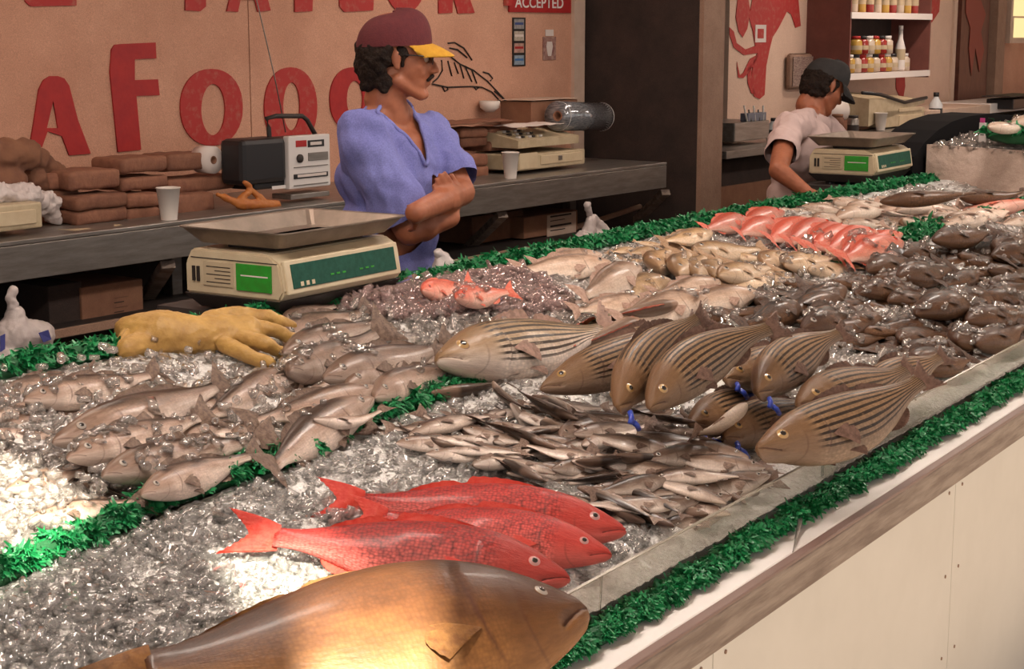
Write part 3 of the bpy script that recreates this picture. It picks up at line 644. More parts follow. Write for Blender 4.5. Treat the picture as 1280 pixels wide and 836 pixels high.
# name: depth, width, snout point, tail(len, span, fork), dorsal fin (t0,t1,h), colours
SPEC = {
 'trout': dict(d=.19, w=.062, tail=(.14, .105, .25), dor=(.34, .74, .035), eye=(.105, .41, .016, 'grey'), mat=fish_mat('grey_trout_skin', (.040, .024, .017), (.27, .175, .13), (.70, .57, .49), (.19, .115, .08), .18, rough=.20), fm=fin_mat('grey_fin', (.09, .055, .042), (.20, .135, .10)), belly=1.05),
 'bass': dict(d=.22, w=.075, tail=(.14, .12, .35), dor=(.36, .74, .05), eye=(.095, .41, .019, 'gold'), mat=fish_mat('striped_bass_skin', (.20, .125, .06), (.40, .27, .155), (.85, .74, .66), (.22, .12, .06), .25, True, .4, .3, coat=.15), fm=fin_mat('bass_fin', (.20, .12, .09), (.36, .22, .17)), belly=1.0),
 'bassdark': dict(d=.225, w=.072, tail=(.10, .065, .35), dor=(.36, .74, .03), eye=(.095, .41, .019, 'gold'), mat=fish_mat('dark_bass_skin', (.24, .14, .07), (.30, .18, .095), (.26, .18, .13), (.14, .065, .030), .3, True, .45, .32, coat=.14), fm=fin_mat('dark_bass_fin', (.11, .06, .045), (.20, .115, .085)), belly=1.0),
 'snapper': dict(d=.25, w=.068, tail=(.17, .085, .5), dor=(.30, .76, .03), eye=(.105, .41, .0175, 'pink'), mat=fish_mat('red_snapper_skin', (.28, .014, .011), (.36, .034, .027), (.52, .12, .10), (.38, .034, .023), .75, False, .7, .34, 80, coat=.12), fm=fin_mat('red_fin', (.42, .022, .012), (.48, .05, .03)), belly=.95),
 'brown': dict(d=.335, w=.085, tail=(.13, .038, -.25), dor=(.30, .80, .012), eye=(.10, .41, .014, 'grey'), mat=fish_mat('brown_fish_skin', (.045, .017, .007), (.085, .032, .012), (.27, .12, .038), (.055, .020, .008), .2, False, .35, .3, 110, coat=.15), fm=fin_mat('golden_fin', (.22, .10, .028), (.13, .05, .015)), belly=1.2),
 'spot': dict(d=.215, w=.05, tail=(.15, .12, .35), dor=(.32, .74, .03), eye=(.11, .41, .02, 'grey'), mat=fish_mat('small_fish_skin', (.040, .024, .017), (.22, .145, .105), (.76, .64, .56), (.17, .105, .075), .15, False, .2, .24, 46), fm=fin_mat('small_fin', (.13, .085, .06), (.28, .19, .15)), belly=1.0),
 'spotdark': dict(d=.21, w=.055, tail=(.16, .12, .35), dor=(.32, .74, .03), eye=(.11, .41, .02, 'grey'), mat=fish_mat('small_dark_skin', (.026, .016, .012), (.14, .09, .065), (.62, .50, .42), (.12, .07, .05), .15, False, .2, .24, 46), fm=fin_mat('small_dark_fin', (.09, .055, .04), (.2, .13, .10)), belly=1.0),
 'gold': dict(d=.29, w=.075, tail=(.13, .13, .3), dor=(.28, .76, .04), eye=(.12, .41, .024, 'grey'), mat=fish_mat('golden_porgy_skin', (.12, .065, .03), (.42, .26, .13), (.74, .56, .40), (.24, .14, .075), .2, False, .2, .28, 42), fm=fin_mat('tan_fin', (.28, .16, .08), (.42, .27, .17)), belly=1.0),
 'pink': dict(d=.28, w=.075, tail=(.14, .13, .35), dor=(.28, .76, .035), eye=(.12, .41, .022, 'red'), mat=fish_mat('pink_snapper_skin', (.50, .075, .04), (.66, .19, .125), (.82, .52, .42), (.58, .12, .075), .15, False, .2, .28, 42), fm=fin_mat('pink_fin', (.60, .09, .05), (.66, .22, .15)), belly=1.0),
 'pale': dict(d=.245, w=.065, tail=(.15, .12, .35), dor=(.30, .76, .035), eye=(.11, .41, .02, 'grey'), mat=fish_mat('pale_fish_skin', (.14, .08, .05), (.48, .33, .24), (.80, .66, .55), (.36, .22, .15), .15, False, .2, .28, 42), fm=fin_mat('pale_fin', (.30, .18, .13), (.48, .32, .25)), belly=1.0),
 'dark': dict(d=.245, w=.07, tail=(.13, .13, .1), dor=(.27, .77, .05), eye=(.11, .41, .02, 'grey'), mat=fish_mat('sea_bass_skin', (.014, .008, .006), (.060, .028, .015), (.16, .080, .042), (.065, .027, .014), .4, False, .5, .36, 40, blotch=(.16, .070, .030)), fm=fin_mat('dark_fin', (.04, .025, .02), (.12, .07, .05)), belly=1.0),
}
SPEC['pinktail'] = dict(SPEC['pale'], fm=SPEC['pink']['fm'])
TP = [0, .015, .05, .10, .18, .27, .38, .50, .62, .74, .82, .88]
TT = [.05, .19, .35, .56, .82, .97, 1.0, .91, .70, .43, .28, .27]
TB = [.10, .22, .36, .52, .74, .91, 1.0, .96, .72, .38, .25, .27]
TW = [.13, .29, .46, .66, .88, 1.0, .97, .84, .58, .30, .14, .09]
def smooth_interp(t, X, Y):
    f = lambda q: np.interp(q, X, Y)
    return (f(t-.03*min(1, t*8))+2*f(t)+f(t+.03*min(1, t*8)))/4 if t > .004 else f(t)
class Fish:
    def __init__(s, sp, bl=0.0, bd=0.0, hero=False, s_curve=0.0, gape=0.0):
        s.sp = SPEC[sp]; s.name = sp; s.bl, s.bd, s.sc = bl, bd, s_curve; s.hero = hero; s.gape = gape
        # spine
        n = 100; p = Vector((0, 0, 0)); s.S = []; s.A = []
        for i in range(n+1):
            t = i/n; a = bd*(.5-t); bb = bl*(.5-t)+s_curve*math.sin(2*math.pi*t)
            T = Vector((math.cos(a)*math.cos(bb), math.sin(a)*math.cos(bb), math.sin(bb)))
            s.S.append(p.copy()); s.A.append((a, bb, T)); p = p-T/n
        h, q = s.S[0], s.S[n]
        X = (h-q); s.k = 1/X.length; X.normalize(); Z = X.cross(Vector((0, 1, 0))).normalized(); Y = Z.cross(X)
        s.mid = (h+q)/2; s.B = Matrix((X, Y, Z))
        s.cache()
    def frame(s, t):
        i = max(0, min(100, t*100)); j = min(99, int(i)); f = i-j
        P = s.S[j].lerp(s.S[j+1], f); a, b, T = s.A[j]
        Nn = Vector((-math.sin(b)*math.cos(a), -math.sin(b)*math.sin(a), math.cos(b))); Dd = Nn.cross(T)
        return P, T, Dd.normalized(), Nn
    def out(s, p): return (s.B @ (p-s.mid))*s.k
    def surf(s, t, phi, infl=0.0):
        P, T, Dd, Nn = s.frame(t); q = s.sp
        c, sn = math.cos(phi), math.sin(phi)
        hh = q['d']*.5*(smooth_interp(t, TP, TT) if c > 0 else q['belly']*smooth_interp(t, TP, TB))
        w = q['w']*smooth_interp(t, TP, TW)
        V = abs(phi)/math.pi
        if s.hero:
            tg = .215+.055*math.sin((V+.06)*math.pi)
            if .2 < V < .95:
                dd = tg-t
                w *= 1+(.055*math.exp(-dd/.03) if dd > 0 else -.05*math.exp(dd/.012))
            vm = .52+t*2.2
            if t < .08: w *= 1-.35*math.exp(-((V-vm)/.035)**2)
            g0 = .125+.045*math.sin(V*math.pi)
            if V > .4: w *= 1-.035*math.exp(-((t-g0)/.010)**2)
            if t < .2: w *= 1-.06*math.exp(-((t-.095)/.03)**2-((V-.41)/.07)**2)
        g = 0
        if s.gape and t < .10 and V > .55: g = -s.gape*(1-t/.10)*(V-.5)*2
        return P+Dd*(c*hh+g)+Nn*(math.copysign(abs(sn)**.9, sn)*w)+(Dd*c+Nn*sn)*infl
    def body(s):
        n, m = (66, 44) if s.hero else (26, 18)
        V = []; UV = []; F = []
        for i in range(n+1):
            t = .88*(i/n)**1.35
            for j in range(m):
                ph = -math.pi+2*math.pi*j/m
                V.append(s.out(s.surf(t, ph))); UV.append((t, abs(ph)/math.pi))
        for i in range(n):
            for j in range(m): F.append((i*m+j, i*m+(j+1) % m, (i+1)*m+(j+1) % m, (i+1)*m+j))
        V += [s.out(s.surf(0, 0)*.5+s.surf(0, math.pi)*.5+s.frame(0)[1]*.004)]; UV.append((0, .5)); c = len(V)-1
        me = bpy.data.meshes.new('body'); Fs = F+[(c, (j+1) % m, j) for j in range(m)]+[tuple(n*m+j for j in range(m))[::-1]]
        me.from_pydata(V, [], Fs); me.materials.append(s.sp['mat']); ul = me.uv_layers.new(name='UVMap')
        li = np.zeros(len(me.loops), dtype=np.int32); me.loops.foreach_get('vertex_index', li)
        ul.data.foreach_set('uv', np.array(UV, dtype=np.float32)[li].ravel()); me.polygons.foreach_set('use_smooth', [True]*len(me.polygons))
        bm = bmesh.new(); bm.from_mesh(me); bmesh.ops.recalc_face_normals(bm, faces=bm.faces[:]); bm.to_mesh(me); bm.free()
        return me
    def grid(s, name, rows, mat=None):
        m = len(rows[0]); V = [s.out(p) for r in rows for p in r]; F = [(i*m+j, i*m+j+1, (i+1)*m+j+1, (i+1)*m+j) for i in range(len(rows)-1) for j in range(m-1)]
        me = bpy.data.meshes.new(name); me.from_pydata(V, [], F); me.materials.append(mat or s.sp['fm']); me.polygons.foreach_set('use_smooth', [True]*len(F)); return me
    def tail(s):
        L, sp, fk = s.sp['tail']; P, T, Dd, Nn = s.frame(.865); nr = 20 if s.hero else 10; rows = []
        hp = s.sp['d']*.5*.30
        for i in range(nr+1):
            f = -1+2*i/nr; ln = L*(1-fk*(1-abs(f)**1.3)); r = []
            for j in range(5):
                q = j/4; y = f*(hp+(max(sp, hp*.9)-hp)*q**.85)*(1-.35*q*(fk < 0))
                r.append(P-T*(ln*q*(1.06-.06*abs(f)))+Dd*y+Nn*((.004 if i % 2 else -.004)*q*(1 if s.hero else .6)+.012*math.sin(q*3+f)))
            rows.append(r)
        return s.grid('tail_fin', rows)
    def dorsal(s, t0, t1, h, ph=0.0, split=True):
        n = 26 if s.hero else 12; rows = []
        for i in range(n+1):
            f = i/n; t = t0+(t1-t0)*f; P, T, Dd, Nn = s.frame(t); b = s.surf(t, ph); sg = 1 if ph == 0 else -1
            e = math.sin(math.pi*min(1, f*1.05+.03))**.6
            if split: e *= (1 if f < .5 else .8)*(1-.75*math.exp(-((f-.52)/.05)**2))
            e *= (1 if i % 2 else .86)
            hh = h*e
            rows.append([b-Dd*sg*.006, b+Dd*sg*hh*.5-T*hh*.35+Nn*.003*(1 if i % 2 else -1), b+Dd*sg*hh-T*hh*.9+Nn*.004])
        return s.grid('dorsal_fin' if ph == 0 else 'anal_fin', rows)
    def pectoral(s, side=1, t=.27, V=.62, L=.12, nm='pectoral_fin', spread=.9, mat=None):
        ph = V*math.pi*side; b = s.surf(t, ph, -.002); P, T, Dd, Nn = s.frame(t); out_ = (b-P).normalized(); n = 10; rows = []
        nn = Nn*side
        for i in range(n+1):
            a = (-.5+i/n)*spread+.15; ln = L*(1-.25*abs(-.5+i/n))
            dr = -T*math.cos(a)-Dd*math.sin(a); r = []
            for j in range(4):
                q = j/3; r.append(b+dr*ln*q+nn*(.006+.14*ln*q-.16*ln*q*q)+nn*(.0015 if i % 2 else -.0015)*q)
            rows.append(r)
        return s.grid(nm, rows, mat)
    def eye(s, side=1):
        t, V, r, ic = s.sp['eye']; ph = V*math.pi*side; c = s.surf(t, ph); P, T, Dd, Nn = s.frame(t)
        e = .01; n = (s.surf(t+e, ph)-c).cross(s.surf(t, ph+.05)-c).normalized()
        if n.dot(Nn*side) < 0: n = -n
        a = n.orthogonal().normalized(); b = n.cross(a); Vv = []; F = []; mi = []; m = 16
        prof = [(0, .42), (.34, .40), (.50, .36), (.52, .33), (.85, .20), (1.0, .06), (1.16, -.06)]
        for i, (rr, z) in enumerate(prof):
            for j in range(m):
                an = 2*math.pi*j/m; Vv.append(s.out(c+a*rr*r*math.cos(an)+b*rr*r*math.sin(an)+n*z*r))
        for i in range(len(prof)-1):
            for j in range(m): F.append((i*m+j, i*m+(j+1) % m, (i+1)*m+(j+1) % m, (i+1)*m+j)); mi.append(0 if i < 3 else (1 if i < 5 else 2))
        me = bpy.data.meshes.new('eye'); me.from_pydata(Vv, [], F); setmats(me, [m_pupil, iris[ic], s.sp['fm']]); me.polygons.foreach_set('material_index', mi); me.polygons.foreach_set('use_smooth', [True]*len(F)); return me
    def cache(s):
        q = s.sp; d0, d1, dh = q['dor']
        s.parts = [('body', s.body()), ('tail_fin', s.tail()), ('dorsal_fin', s.dorsal(d0, d1, dh)), ('anal_fin', s.dorsal(.60, .74, dh*.8, math.pi, False)),
                   ('pectoral_fin', s.pectoral(1)), ('eye', s.eye(1)), ('pelvic_fin', s.pectoral(1, .33, .86, .08, 'pelvic_fin', .7))]
        if s.hero: s.parts += [('eye', s.eye(-1)), ('pectoral_fin', s.pectoral(-1))]
VARS = {}
def variant(sp, v):
    k = (sp, v)
    if k not in VARS:
        r = random.Random(hash_(sp)+v*17)
        bl = [.15, .55, -.2, .8, .35][v % 5]+r.uniform(-.08, .08); bd = [.10, -.20, .28, .05, -.1][v % 5]; VARS[k] = Fish(sp, bl, bd)
    return VARS[k]
def hash_(s): return sum(ord(c)*(i+3) for i, c in enumerate(s))
NAME = {'pinktail': 'pale_fish', 'trout': 'sea_trout', 'bass': 'striped_bass', 'bassdark': 'striped_bass', 'snapper': 'red_snapper', 'brown': 'brown_fish', 'spot': 'small_silver_fish', 'spotdark': 'small_brown_fish', 'gold': 'golden_porgy', 'pink': 'pink_snapper', 'pale': 'pale_fish', 'dark': 'dark_sea_bass'}
LMAX = {'bassdark': .47, 'trout': .50, 'spot': .24, 'spotdark': .25, 'gold': .34, 'pink': .40, 'pale': .48, 'dark': .42}
def put(F, h, t, label, dz=0.0, roll=0.0, dors='u', group=None, name=None, dh=0.0, dt=0.0, small=False, detail=2, lmax=None):
    """lay a fish on the ice: snout over table point h, tail tip over table point t"""
    P = tab(h[0], h[1], .02+dz+dh); Q = tab(t[0], t[1], .02+dz+dt); L = (P-Q).length
    base = F.sp['w']*L*.78*abs(math.cos(roll))+F.sp['d']*.5*L*.8*abs(math.sin(roll))
    P = tab(h[0], h[1], base+.010+dz+dh); Q = tab(t[0], t[1], base*.7+.010+dz+dt)
    X = (P-Q); L = X.length; X.normalize(); Z = (TN-X*TN.dot(X)).normalized(); Y = Z.cross(X)
    sg = 1 if (Y.y > 0) == (dors == 'u') else -1
    Ys = Y*sg; Dv = Ys*math.cos(roll)+Z*math.sin(roll); Nv = Z*math.cos(roll)-Ys*math.sin(roll)
    mx = lmax or LMAX.get(F.name, 9)
    if L > mx:      # the heap carries the tail higher: keep it on the same line of sight at the fish's true length
        d = ray(t[0], t[1]); w = P-CAM; a = d.dot(d); b_ = d.dot(w); cc = w.dot(w)-mx*mx; ds = b_*b_-a*cc
        tt = (b_+math.sqrt(ds))/a if ds > 0 else b_/a
        Q = CAM+d*tt; X = P-Q; L = X.length; X.normalize(); Z = (TN-X*TN.dot(X)).normalized(); Y = Z.cross(X)
        Ys = Y*sg; Dv = Ys*math.cos(roll)+Z*math.sin(roll); Nv = Z*math.cos(roll)-Ys*math.sin(roll)
    c = (P+Q)/2
    root = thing(name or NAME[F.name], label, 'fish', (0, 0, 0), 0, group)
    root.matrix_world = Matrix(((X.x*L, Dv.x*L, Nv.x*L, c.x), (X.y*L, Dv.y*L, Nv.y*L, c.y), (X.z*L, Dv.z*L, Nv.z*L, c.z), (0, 0, 0, 1)))
    ps = F.parts if detail == 2 else F.parts[:6] if detail == 1 else F.parts[:3]+F.parts[5:6]
    for nm, me in ps: link(nm, me, root)
    return root
ORD = ['first', 'second', 'third', 'fourth', 'fifth', 'sixth', 'seventh', 'eighth', 'ninth', 'tenth', 'eleventh', 'twelfth', 'thirteenth', 'fourteenth', 'fifteenth', 'sixteenth', 'seventeenth', 'eighteenth', 'nineteenth', 'twentieth']
# ---- big hero fish
rs = 'red snappers by the front pane'
put(Fish('snapper', .15, -.10, True), (782, 664), (404, 622), 'red snapper farthest from the front pane of the three, pale eye, tail spread on ice', group=rs, roll=.68)
put(Fish('snapper', .10, -.05, True), (764, 694), (440, 640), 'middle red snapper of the three, its tail hidden behind the next one', group=rs, dz=.004, roll=.68)
put(Fish('snapper', .22, -.12, True), (712, 724), (292, 664), 'darkest red snapper, pointed snout touching the big brown fish, forked tail behind', group=rs, dz=.012, roll=.68)
bf = put(Fish('brown', .12, -.08, True), (732, 764), (98, 850), 'very large smooth brown fish with golden flank lying behind the front pane', dz=.0, name='brown_fish', roll=.40)
put(Fish('bass', .12, .10, True), (546, 450), (778, 404), 'large pale striped bass lying alone across the middle fringe', group='striped bass', dz=.0, roll=.60)
# ---- striped bass heap; bd bends in the plane of the flank
B = [((742, 462), (880, 396), .1, .1, .6, 'striped bass showing only its back behind the banded one', .01, 0),
     ((1070, 500), (1190, 440), .1, .0, .5, 'striped bass tucked between the topmost one and the front pane', -.01, 0),
     ((676, 486), (900, 392), -.25, .30, .35, 'striped bass at the back of the heap, head toward the pale middle bass', .0, 0),
     ((772, 508), (892, 388), .45, -.25, .75, 'striped bass snout down with red mouth and blue band', .035, 1),
     ((812, 510), (990, 402), .55, -.45, .60, 'largest striped bass, arched across the middle of the heap', .045, 0),
     ((862, 530), (985, 486), .10, .1, .5, 'half buried striped bass beneath the pale belly up fish', .0, 0),
     ((906, 474), (1030, 422), .2, .2, .45, 'small striped bass with blue band in mouth beside the largest one', .05, 1),
     ((905, 548), (1040, 500), .15, -.1, .4, 'striped bass with dark flank low in the heap, blue band below its jaw', .004, 1),
     ((946, 492), (1068, 410), .35, -.3, .55, 'striped bass head on, bent upward, right of the small banded one', .05, 1),
     ((998, 506), (1150, 452), .3, .15, .40, 'striped bass with gaping pink mouth and blue band, topmost of the heap', .055, 2),
     ((946, 562), (1172, 458), .15, .35, .40, 'striped bass lying along the front pane, mouth open', .008, 3)]
for h, t, bl, bd, roll, lab, dz, bt in B:
    F = Fish('bassdark', bl*.8, bd, True, gape=.03 if bt else 0)
    o = put(F, h, t, lab, dz=dz, roll=roll+.25, group='striped bass', name='striped_bass', lmax=.58 if bt >= 2 else None)
    if bt in (1, 2):
        bm = bmesh.new()
        for k, (a, b2) in enumerate([((-.00, -.045, .02), (.03, -.075, .03)), ((.03, -.075, .03), (-.02, -.12, .02))]):
            P0 = Vector((.5-.03+a[0], a[1], a[2])); P1 = Vector((.5-.03+b2[0]+.02, b2[1], b2[2])); tube(bm, [P0, P0.lerp(P1, .5)+Vector((.006, 0, .01)), P1], .011, 8)
        fin('blue_band', bm, m_tubeblue if bt != 3 else m_black, o, True, label='blue rubber band' if bt != 3 else None)
    if bt == 2:
        bm = bmesh.new(); bmesh.ops.create_uvsphere(bm, u_segments=14, v_segments=10, radius=1)
        for v in bm.verts: v.co = Vector((.478+v.co.x*.022, -.045+v.co.y*.04, v.co.z*.03))
        fin('mouth_lining', bm, M('pink_mouth', (.45, .12, .12), (.30, .06, .07), 40, .25, coat=.5), o, True)
# blue bands lying loose among the heads
def band(pts, lab, r=.0055):
    ps = [tab(x, y, z) for x, y, z in pts]; t = thing('rubber_band', lab, 'band', ps[0], 0, 'blue bands')
    bm = bmesh.new(); tube(bm, [p-ps[0] for p in ps], r, 10); fin('band', bm, m_tubeblue, t, True)
band([(866, 522, .05), (878, 528, .05), (892, 532, .045)], 'blue band between the largest bass and the pale belly up fish')
band([(878, 545, .04), (892, 551, .04), (908, 556, .035)], 'blue band on the ice under the lowest bass jaw')
band([(920, 495, .07), (934, 496, .075), (948, 488, .075)], 'blue band between the two small bass heads')
put(Fish('pale', .5, 0, False), (932, 506), (862, 543), 'pale belly up fish resting against the dark bass heap', dz=.05, roll=-1.2, group='small fish in the middle', detail=1)

# ---- grey trout, near back section: (snout)(tail) variant dors label extra
G = 'grey trout in the near back section'
T = [((30, 500), (206, 462), 0, 'u', 'pale grey trout with raised dark fin, alone nearest the white carrier bag', .012),
     ((2, 494), (128, 462), 1, 'u', 'grey trout half iced behind the one with the raised fin', -.01),
     ((8, 530), (118, 506), 4, 'u', 'iced grey trout just below the raised fin trout at the frame edge', -.008),
     ((66, 552), (288, 474), 2, 'u', 'long grey trout below the raised fin trout, head in the ice', .0),
     ((356, 462), (244, 528), 0, 'u', 'grey trout with dark pointed tail below the glove fingers', .0),
     ((84, 572), (268, 512), 0, 'u', 'thick grey trout with open gill above the two long ones', .018),
     ((128, 594), (352, 542), 1, 'u', 'long grey trout with tube ice on its flank', .022),
     ((176, 618), (332, 562), 4, 'u', 'grey trout lowest in the row before the fringe', .018),
     ((8, 612), (116, 582), 0, 'u', 'sunlit trout with orange jaw at the frame edge', .008),
     ((36, 648), (186, 622), 4, 'u', 'sunlit trout half in shade next to the fringe', .012),
     ((104, 604), (196, 642), 2, 'd', 'brownish trout wedged between the sunlit trout and the fringe', .0),
     ((472, 484), (300, 528), 0, 'u', 'tan backed trout with small fin, second above the fringe', .012),
     ((400, 462), (286, 506), 4, 'u', 'short trout tucked behind the tan backed one', .004),
     ((466, 498), (336, 590), 1, 'u', 'broad grey trout sloping along the fringe with orange gill', .006),
     ((352, 424), (470, 384), 1, 'u', 'topmost grey trout beside the glove fingertips', .004),
     ((354, 440), (484, 396), 0, 'u', 'second grey trout beside the glove fingertips', .014),
     ((362, 462), (490, 402), 3, 'u', 'rounded third trout by the glove with silver gill', .024),
     ((404, 472), (572, 424), 0, 'u', 'long trout whose tail passes behind the middle bass head', .020),
     ((432, 482), (560, 440), 4, 'u', 'trout with bright silver belly patch', .016),
     ((468, 496), (590, 450), 1, 'u', 'trout with dark gape next to the fringe', .010),
     ((338, 478), (448, 462), 0, 'u', 'trout laid flat under the silver gilled one', .0),
     ((352, 402), (430, 378), 4, 'u', 'pinkish trout just showing behind the glove fingertips', -.004),
     ((540, 490), (640, 470), 1, 'd', 'slim fish under the chin of the middle bass', .0),
     ((210, 548), (322, 524), 2, 'u', 'trout mostly under tube ice in the middle of the section', -.006),
     ((-10, 580), (60, 548), 1, 'u', 'trout lost in ice near the sunlit ones', -.01),
     ((64, 520), (182, 500), 3, 'u', 'trout back showing below the raised fin trout', -.012)]
for h, t, v, d, lab, dz in T: put(variant('trout', v), h, t, lab, dz=dz, dors=d, group=G, roll=.68)
put(variant('trout', 3), (392, 524), (486, 506), 'small brown fish curled over the sloping trout', dz=.05, group=G, name='brown_flap_fish')

# ---- small silver brown fish heap in the middle
G = 'small fish in the middle'
S = [((592, 566), (452, 532), 'spotdark', 1, 'u', 'dark slim fish with thin tail laid toward the fringe', .0),
     ((600, 532), (478, 534), 'spot', 0, 'u', 'ribbed silver fish above the dark slim one', .012),
     ((694, 560), (586, 522), 'spot', 2, 'u', 'silver fish with clear eye facing the snapper backs', .03),
     ((722, 524), (640, 482), 'spot', 0, 'u', 'small fish facing away with a dark open mouth', .03),
     ((638, 504), (752, 572), 'spot', 3, 'd', 'long brown fish slanting under the open mouthed one', .028),
     ((616, 476), (676, 512), 'spot', 3, 'u', 'round headed pale fish nearest the fringe', .03),
     ((628, 528), (716, 566), 'spot', 1, 'u', 'grey fish with pale lips in the heap centre', .018),
     ((560, 518), (640, 540), 'spot', 4, 'd', 'silver fish with folded belly near the fringe', .004),
     ((612, 566), (692, 586), 'spotdark', 0, 'u', 'dark fish lying in wet ice above the snappers', .0),
     ((604, 552), (566, 508), 'spotdark', 1, 'u', 'small dark fish standing between ribbed ones', .008),
     ((742, 600), (650, 592), 'spot', 4, 'u', 'pale fish just above the far snapper', .006),
     ((806, 652), (662, 604), 'spotdark', 0, 'u', 'long dark fish lying along the far snapper back', .006),
     ((830, 656), (752, 622), 'spotdark', 2, 'u', 'brown fish ahead of the far snapper snout', .01),
     ((914, 620), (800, 640), 'spotdark', 1, 'u', 'dark fish stretched toward the front pane', .012),
     ((962, 594), (848, 618), 'spot', 1, 'u', 'pale bellied fish touching the front pane', .022),
     ((888, 612), (770, 596), 'spotdark', 4, 'u', 'dark fish under the pale bellied one', .014),
     ((828, 606), (706, 590), 'spotdark', 0, 'u', 'brown fish in the low middle of the heap', .012),
     ((936, 572), (800, 536), 'spot', 0, 'u', 'speckled brown fish pointing at the lowest bass', .034),
     ((956, 584), (816, 568), 'spot', 2, 'u', 'long silver fish below the speckled one', .03),
     ((862, 600), (730, 560), 'spotdark', 1, 'u', 'dark fish across the heap middle', .026),
     ((842, 512), (740, 526), 'spot', 3, 'u', 'smooth tan fish right under the banded bass snout', .034),
     ((872, 528), (790, 512), 'spot', 4, 'd', 'pale curved fish touching the largest bass head', .04),
     ((808, 530), (706, 512), 'spot', 0, 'u', 'silver fish with white rimmed flank in upper heap', .032),
     ((800, 558), (690, 520), 'spot', 4, 'u', 'brown fish in the upper heap', .026),
     ((846, 566), (722, 540), 'spotdark', 2, 'u', 'narrow dark fish on top of the heap', .036),
     ((720, 576), (806, 556), 'spot', 1, 'd', 'thin silver fish crossing the others', .036),
     ((786, 590), (690, 600), 'spot', 4, 'd', 'pale fish with pink mouth above the far snapper', .02),
     ((690, 586), (778, 572), 'spot', 0, 'u', 'long pale fish crossing beneath the clear eyed one', .022),
     ((812, 640), (780, 600), 'spot', 1, 'u', 'white bellied fish standing upright before the snapper snout', .028),
     ((880, 588), (786, 606), 'spotdark', 4, 'u', 'dark fish crossing near the pane', .03),
     ((902, 644), (800, 662), 'spotdark', 1, 'u', 'last dark fish in front of the snapper snout', .0),
     ((540, 548), (620, 574), 'spotdark', 3, 'u', 'short dark fish against the ice edge', .01),
     ((890, 562), (760, 534), 'spotdark', 0, 'u', 'dark backed fish beside the speckled one', .028),
     ((700, 536), (612, 546), 'spot', 4, 'd', 'fish with pale flap beside the clear eyed one', .024),
     ((700, 546), (780, 516), 'spot', 1, 'u', 'slim fish on the far side of the heap', .016),
     ((754, 536), (672, 500), 'spotdark', 3, 'u', 'dark fish beneath the round headed pale one', .014),
     ((842, 586), (946, 606), 'spotdark', 2, 'd', 'dark fish with its tail on the pane', .01),
     ((770, 568), (862, 548), 'spot', 3, 'd', 'folded silver fish at the top of the heap', .04)]
for h, t, sp, v, d, lab, dz in S: put(variant(sp, v), h, t, lab, dz=dz, dors=d, group=G, roll=.55, detail=2)

# ---- pale and golden fish in the middle back section
G = 'pale fish behind the middle bass'
C = [((764, 328), (642, 336), 'pale', 1, 'u', 'pale fish with reddish tail at the back fringe', .01),
     ((752, 318), (664, 330), 'pale', 4, 'u', 'tan fish behind the pale one at the back fringe', .0),
     ((800, 334), (722, 372), 'pale', 0, 'u', 'broad upright pale fish in the middle', .02),
     ((838, 350), (756, 372), 'gold', 1, 'u', 'grey green fish beside the broad pale one', .006),
     ((806, 374), (712, 388), 'pale', 0, 'u', 'pale fish with dark eye above the bass tail', .022),
     ((792, 366), (706, 378), 'trout', 2, 'u', 'dark backed slim fish under the broad pale one', .010),
     ((884, 372), (770, 402), 'pale', 1, 'u', 'long pale fish above the striped heap', .018),
     ((948, 366), (840, 384), 'pale', 4, 'u', 'pinkish pale fish with dark spots near the dark bass', .012),
     ((900, 352), (812, 368), 'pale', 0, 'u', 'slim white fish under the ice patch', .01),
     ((852, 380), (722, 404), 'pinktail', 0, 'd', 'pink tailed fish between the middle bass and the heap', .008),
     ((800, 400), (700, 440), 'pinktail', 0, 'd', 'pinkish white fish laid beside the bass tail', -.01)]
for h, t, sp, v, d, lab, dz in C: put(variant(sp, v), h, t, lab, dz=dz, dors=d, group=G, roll=.68)
put(variant('pink', 1), (570, 372), (646, 362), 'small pink fish lying on pink ice behind the middle bass', dz=.045, group='small red fish on pink ice', detail=2, roll=.7)
put(variant('pink', 3), (528, 362), (594, 350), 'small pink fish next to the blue shirt and scale', dz=.04, group='small red fish on pink ice', detail=2, roll=.7)
G = 'golden porgies'
